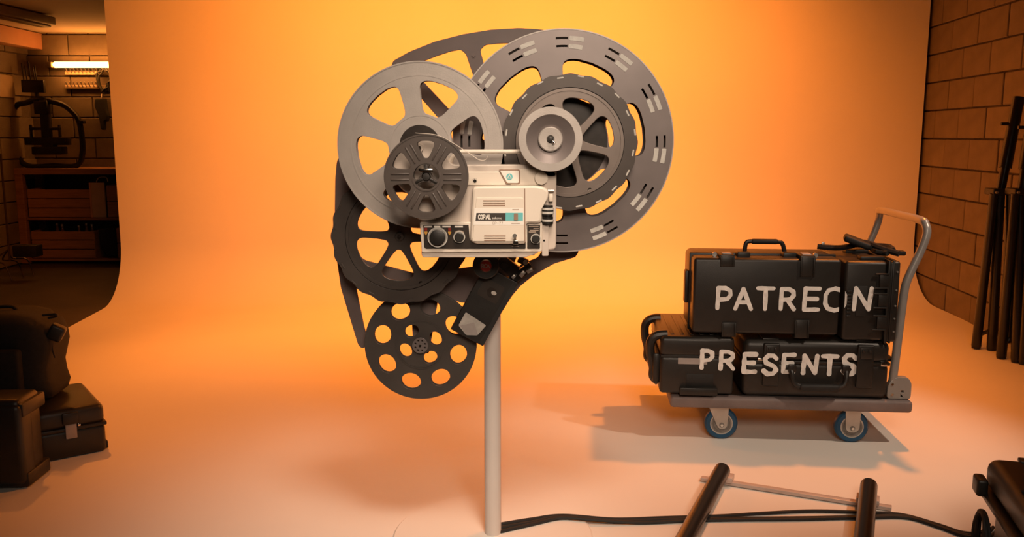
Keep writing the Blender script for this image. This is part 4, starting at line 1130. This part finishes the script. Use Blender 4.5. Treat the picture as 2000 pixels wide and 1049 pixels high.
sbox('worktop', sx0, sx1, px_z(341), px_z(329), YS, YB - 0.01)
sbox('shelf_board', px_x(36), sx1, px_z(431), px_z(426), YS + 0.02, YB - 0.01)
sbox('shelf_board', px_x(36), sx1, px_z(511), px_z(506), YS + 0.02, YB - 0.01)
sbox('upright', px_x(34), px_x(49), 0.0, px_z(341), YS, YS + 0.06); sbox('upright', px_x(34), px_x(49), 0.0, px_z(341), YB - 0.08, YB - 0.02)
sbox('upright', px_x(300), px_x(315), 0.0, px_z(341), YS, YS + 0.06)
sbox('back_panel', px_x(36), sx1, px_z(511), px_z(341), YB - 0.03, YB - 0.015, 'black')


def crate(x0, x1, y0, y1, nb, label, yf=YS + 0.03):
    zb = px_z(y1); zt = px_z(y0)
    o = empty('wooden_crate', ((px_x(x0) + px_x(x1)) / 2, yf, zb), label, 'crate', 'crates in the workbench shelf')
    hb = (zt - zb) / nb
    for k in range(nb): sbox('plank', px_x(x0), px_x(x1), zb + k * hb + 0.004, zb + (k + 1) * hb - 0.004, yf, yf + 0.015, 'plywood', 0.002, root=o)
    sbox('side', px_x(x0), px_x(x0) + 0.015, zb, zt, yf + 0.015, yf + 0.30, 'plywood', 0.002, root=o); sbox('side', px_x(x1) - 0.015, px_x(x1), zb, zt, yf + 0.015, yf + 0.30, 'plywood', 0.002, root=o)
    sbox('bottom', px_x(x0) + 0.015, px_x(x1) - 0.015, zb, zb + 0.012, yf + 0.015, yf + 0.30, 'plywood', 0.002, root=o)
    return o


crate(53, 178, 370, 425.5, 3, 'upper wide plank crate in the workbench shelf')
crate(208, 290, 362, 425.5, 2, 'upper right reddish crate beside the pale folder in the shelf')
crate(54, 178, 452, 505.5, 3, 'lower wide plank crate with bottles in the workbench shelf')
crate(222, 300, 446, 505.5, 2, 'lower right crate beside the dark bag in the shelf')
o = empty('folder_board', (px_x(192), YS + 0.03, px_z(425)), 'pale tall folder board leaning between the upper crates', 'board')
sbox('panel', px_x(177), px_x(206), px_z(425), px_z(357), YS + 0.012, YS + 0.028, 'sheet', 0.002, root=o); sbox('edge_strip', px_x(177), px_x(180), px_z(425), px_z(357), YS + 0.006, YS + 0.012, 'soffit', 0.001, root=o)
tubep(o, 'wire_loop', [(-0.02, 0.02, px_z(357) - px_z(425)), (0.0, 0.03, px_z(348) - px_z(425)), (0.07, 0.03, px_z(347) - px_z(425)), (0.09, 0.02, px_z(356) - px_z(425))], 0.005, 'sheet')
BL_ = ['amber glass bottle, first from the left in the lower crate', 'amber glass bottle, second in the lower crate', 'amber glass bottle, third in the lower crate', 'amber glass bottle, fourth in the lower crate', 'amber glass bottle, rightmost in the lower crate']
for i, x in enumerate((97, 107, 140, 155, 166)):
    o = empty('bottle', (px_x(x), YS + 0.12, px_z(505) + 0.014), BL_[i], 'bottle', 'bottles in the lower crate')
    hh = px_z(441 + (i % 3) * 2) - px_z(505)
    mb = MB(); mb.lathe([(0, 0), (0.024, 0.0), (0.026, 0.01), (0.026, hh * 0.7), (0.011, hh * 0.84), (0.010, hh - 0.02), (0, hh - 0.02)], 16); mb.build('glass', 'glassy', o, rot=(math.pi / 2, 0, 0))
    mb = MB(); mb.cyl((0, 0, hh - 0.022), (0, 0, hh), 0.013, n=12); mb.build('cap', 'steel', o)
o = empty('dark_pouch', (px_x(204), YS + 0.03, px_z(505)), 'black pouch hanging between the lower crates', 'bag')
lp = round_poly([((px_x(x) - px_x(204)), px_z(y) - px_z(505)) for x, y in ((186, 447), (218, 445), (222, 500), (200, 503), (188, 480))], 0.02)
flat('body', [lp], 0.08, 'cloth', o, (0, 0.04, 0), bev=0.015)
tubep(o, 'loop', [(-0.05, 0.04, 0.26), (-0.02, 0.04, 0.30), (0.03, 0.04, 0.30), (0.05, 0.04, 0.265)], 0.006, 'cloth')

# camera rig ring standing on the workbench
YR = 8.33
rc = P(95, 329, YR); rs = scale_at(rc)
rg = empty('camera_rig', (rc.x, YR, sz), 'black stabiliser ring rig with a small monitor, standing on the workbench', 'camera rig')


def rl(zx, zy, y=0.0):   # from the enlarged crop of the ring
    x, yy = zx / 4.033, 80 + zy / 4.033
    return Vector(((x - 95) * rs, y, (329.5 - yy) * rs + 0.012))


ring = [(350, 482), (450, 502), (540, 530), (600, 578), (648, 650), (664, 780), (658, 900), (610, 996), (420, 1000), (222, 1000), (142, 920), (112, 800), (106, 640), (170, 535), (250, 512)]
mb = MB(); mb.tube(spline([rl(*q) for q in ring], 4, True), 0.026, 10, True); mb.build('ring', 'blackmetal', rg)
bxr = lambda n, x0, y0, x1, y1, d, m='black', rot=0.0: (lambda a, b: bx(rg, n, ((a.x + b.x) / 2, 0, (a.z + b.z) / 2), (abs(b.x - a.x), d, abs(b.z - a.z)), m, 0.008, rot=(0, rot, 0)))(rl(x0, y0), rl(x1, y1))
bxr('monitor', 228, 338, 404, 434, 0.04, rot=R(1)); bxr('monitor_mount', 325, 430, 350, 490, 0.04)
bxr('gimbal_column', 360, 490, 425, 790, 0.07); bxr('gimbal_motor', 325, 500, 430, 600, 0.10)
bxr('cross_bar', 262, 700, 500, 722, 0.05); bxr('bar_post', 262, 680, 276, 790, 0.04); bxr('bar_post', 486, 680, 500, 790, 0.04)
bxr('camera_plate', 230, 780, 560, 838, 0.10); bxr('camera_body', 285, 850, 520, 912, 0.12); bxr('camera_body', 360, 830, 450, 860, 0.10)
for x in (78, 655): bxr('side_grip', x, 646, x + 40, 672, 0.06)
for k, (x, l) in enumerate(((245, 130), (270, 110), (300, 140), (330, 100), (345, 110))):
    a, b = rl(x, 338), rl(x - 8, 338 - l); mb = MB(); mb.tube([a, b], 0.005, 6); mb.build('antenna', 'rubber', rg)

# rail with hooks on the back wall, below the tube
YH = YB - 0.03
for i, (x0, x1, y, lab) in enumerate(((128, 182, 143, 'upper hook rail on the workshop wall under the tube lamp'), (128, 190, 170, 'lower hook rail on the workshop wall'))):
    a, b = P(x0, y, YH), P(x1 + 20, y, YH)
    o = empty('hook_rail', (a + b) / 2, lab, 'rail', 'hook rails on the back wall')
    bx(o, 'rail', (0, 0, 0), (b.x - a.x, 0.03, 0.035), 'sheet', 0.004)
    for k in range(9):
        x = -(b.x - a.x) / 2 + 0.03 + k * 0.036
        mb = MB(); mb.cyl((x, -0.012, 0.0), (x, -0.05, 0.045), 0.005, n=8); mb.build('hook', 'steel', o)
# bundle of cables hanging from a hook and a dark tool pouch
p = P(203, 133, YB - 0.09)
o = empty('cable_bundle', p, 'tangled dark cable bundle hung on the workshop wall by the backdrop', 'cable')
for k in range(6):
    a0 = random.uniform(0, 6); pts = []
    for j in range(14):
        a = a0 + j / 13 * 2 * math.pi
        pts.append((0.075 * math.cos(a) * (0.6 + 0.1 * k) + random.uniform(-0.02, 0.02), 0.01 * k - 0.02, -0.11 + 0.11 * math.sin(a) + random.uniform(-0.02, 0.02)))
    tubep(o, 'loop', pts, 0.008, 'rubber', 6, 3)
p = P(197, 190, YB - 0.07)
o = empty('tool_holster', p, 'dark holster hanging on the workshop wall next to the backdrop', 'holster')
q = lambda x, y: ((x - 197) * scale_at(p), (190 - y) * scale_at(p))
flat('body', [round_poly([q(187, 193), (q(207, 192)), q(208, 215), q(211, 225), q(208, 236), q(203, 236), q(202, 253), q(195, 253), q(192, 225), q(185, 208)], 0.02)], 0.06, 'cloth', o, bev=0.012)
mb = MB(); mb.tube([(0, 0, -0.02), (0, 0.03, 0.03), (0, 0.06, 0.03)], 0.006, 8); mb.build('hanger', 'steel', o)
# pinned sheet on the left wall
d = ray(8, 168); t = (cornx + 0.014 - CAM.x) / d.x; p = CAM + d * t
mb = MB(); mb.box((0, 0, 0), (0.004, 0.30, 0.20), 0.0); o = mb.build('wall_sheet', 'sheet', None, p + Vector((0.006, 0, 0))); tag(o, 'pale sheet pinned on the block wall at the left edge', 'sheet')
p = P(5, 187, YB - 0.5)
# folded stand with bent legs at the far left
gb = G(14, 546)
o = empty('folding_stand', gb, 'thin metal stand with bent legs at the left edge of the workshop', 'stand')
pt = P(1, 300, gb.y) - gb
mb = MB(); mb.tube([(pt.x, 0, 0.16), (pt.x, 0, pt.z)], 0.009, 10); mb.build('post', 'dimsteel', o)
for (kx, ky, fx, fy) in ((8, 516, 24, 548), (33, 511, 47, 542), (53, 507, 67, 540)):
    f_ = G(fx, fy) - gb; kq = P(kx, ky, gb.y + f_.y) - gb
    mb = MB(); mb.tube(spline([(pt.x, 0, 0.26), (kq.x - 0.10, f_.y * 0.7, kq.z + 0.02), (kq.x, f_.y, kq.z), (f_.x, f_.y, 0.0)], 5), 0.0065, 8); mb.build('leg', 'dimsteel', o)
bx(o, 'tray', (pt.x + 0.13, 0.05, 0.24), (0.20, 0.12, 0.10), 'black', 0.01)
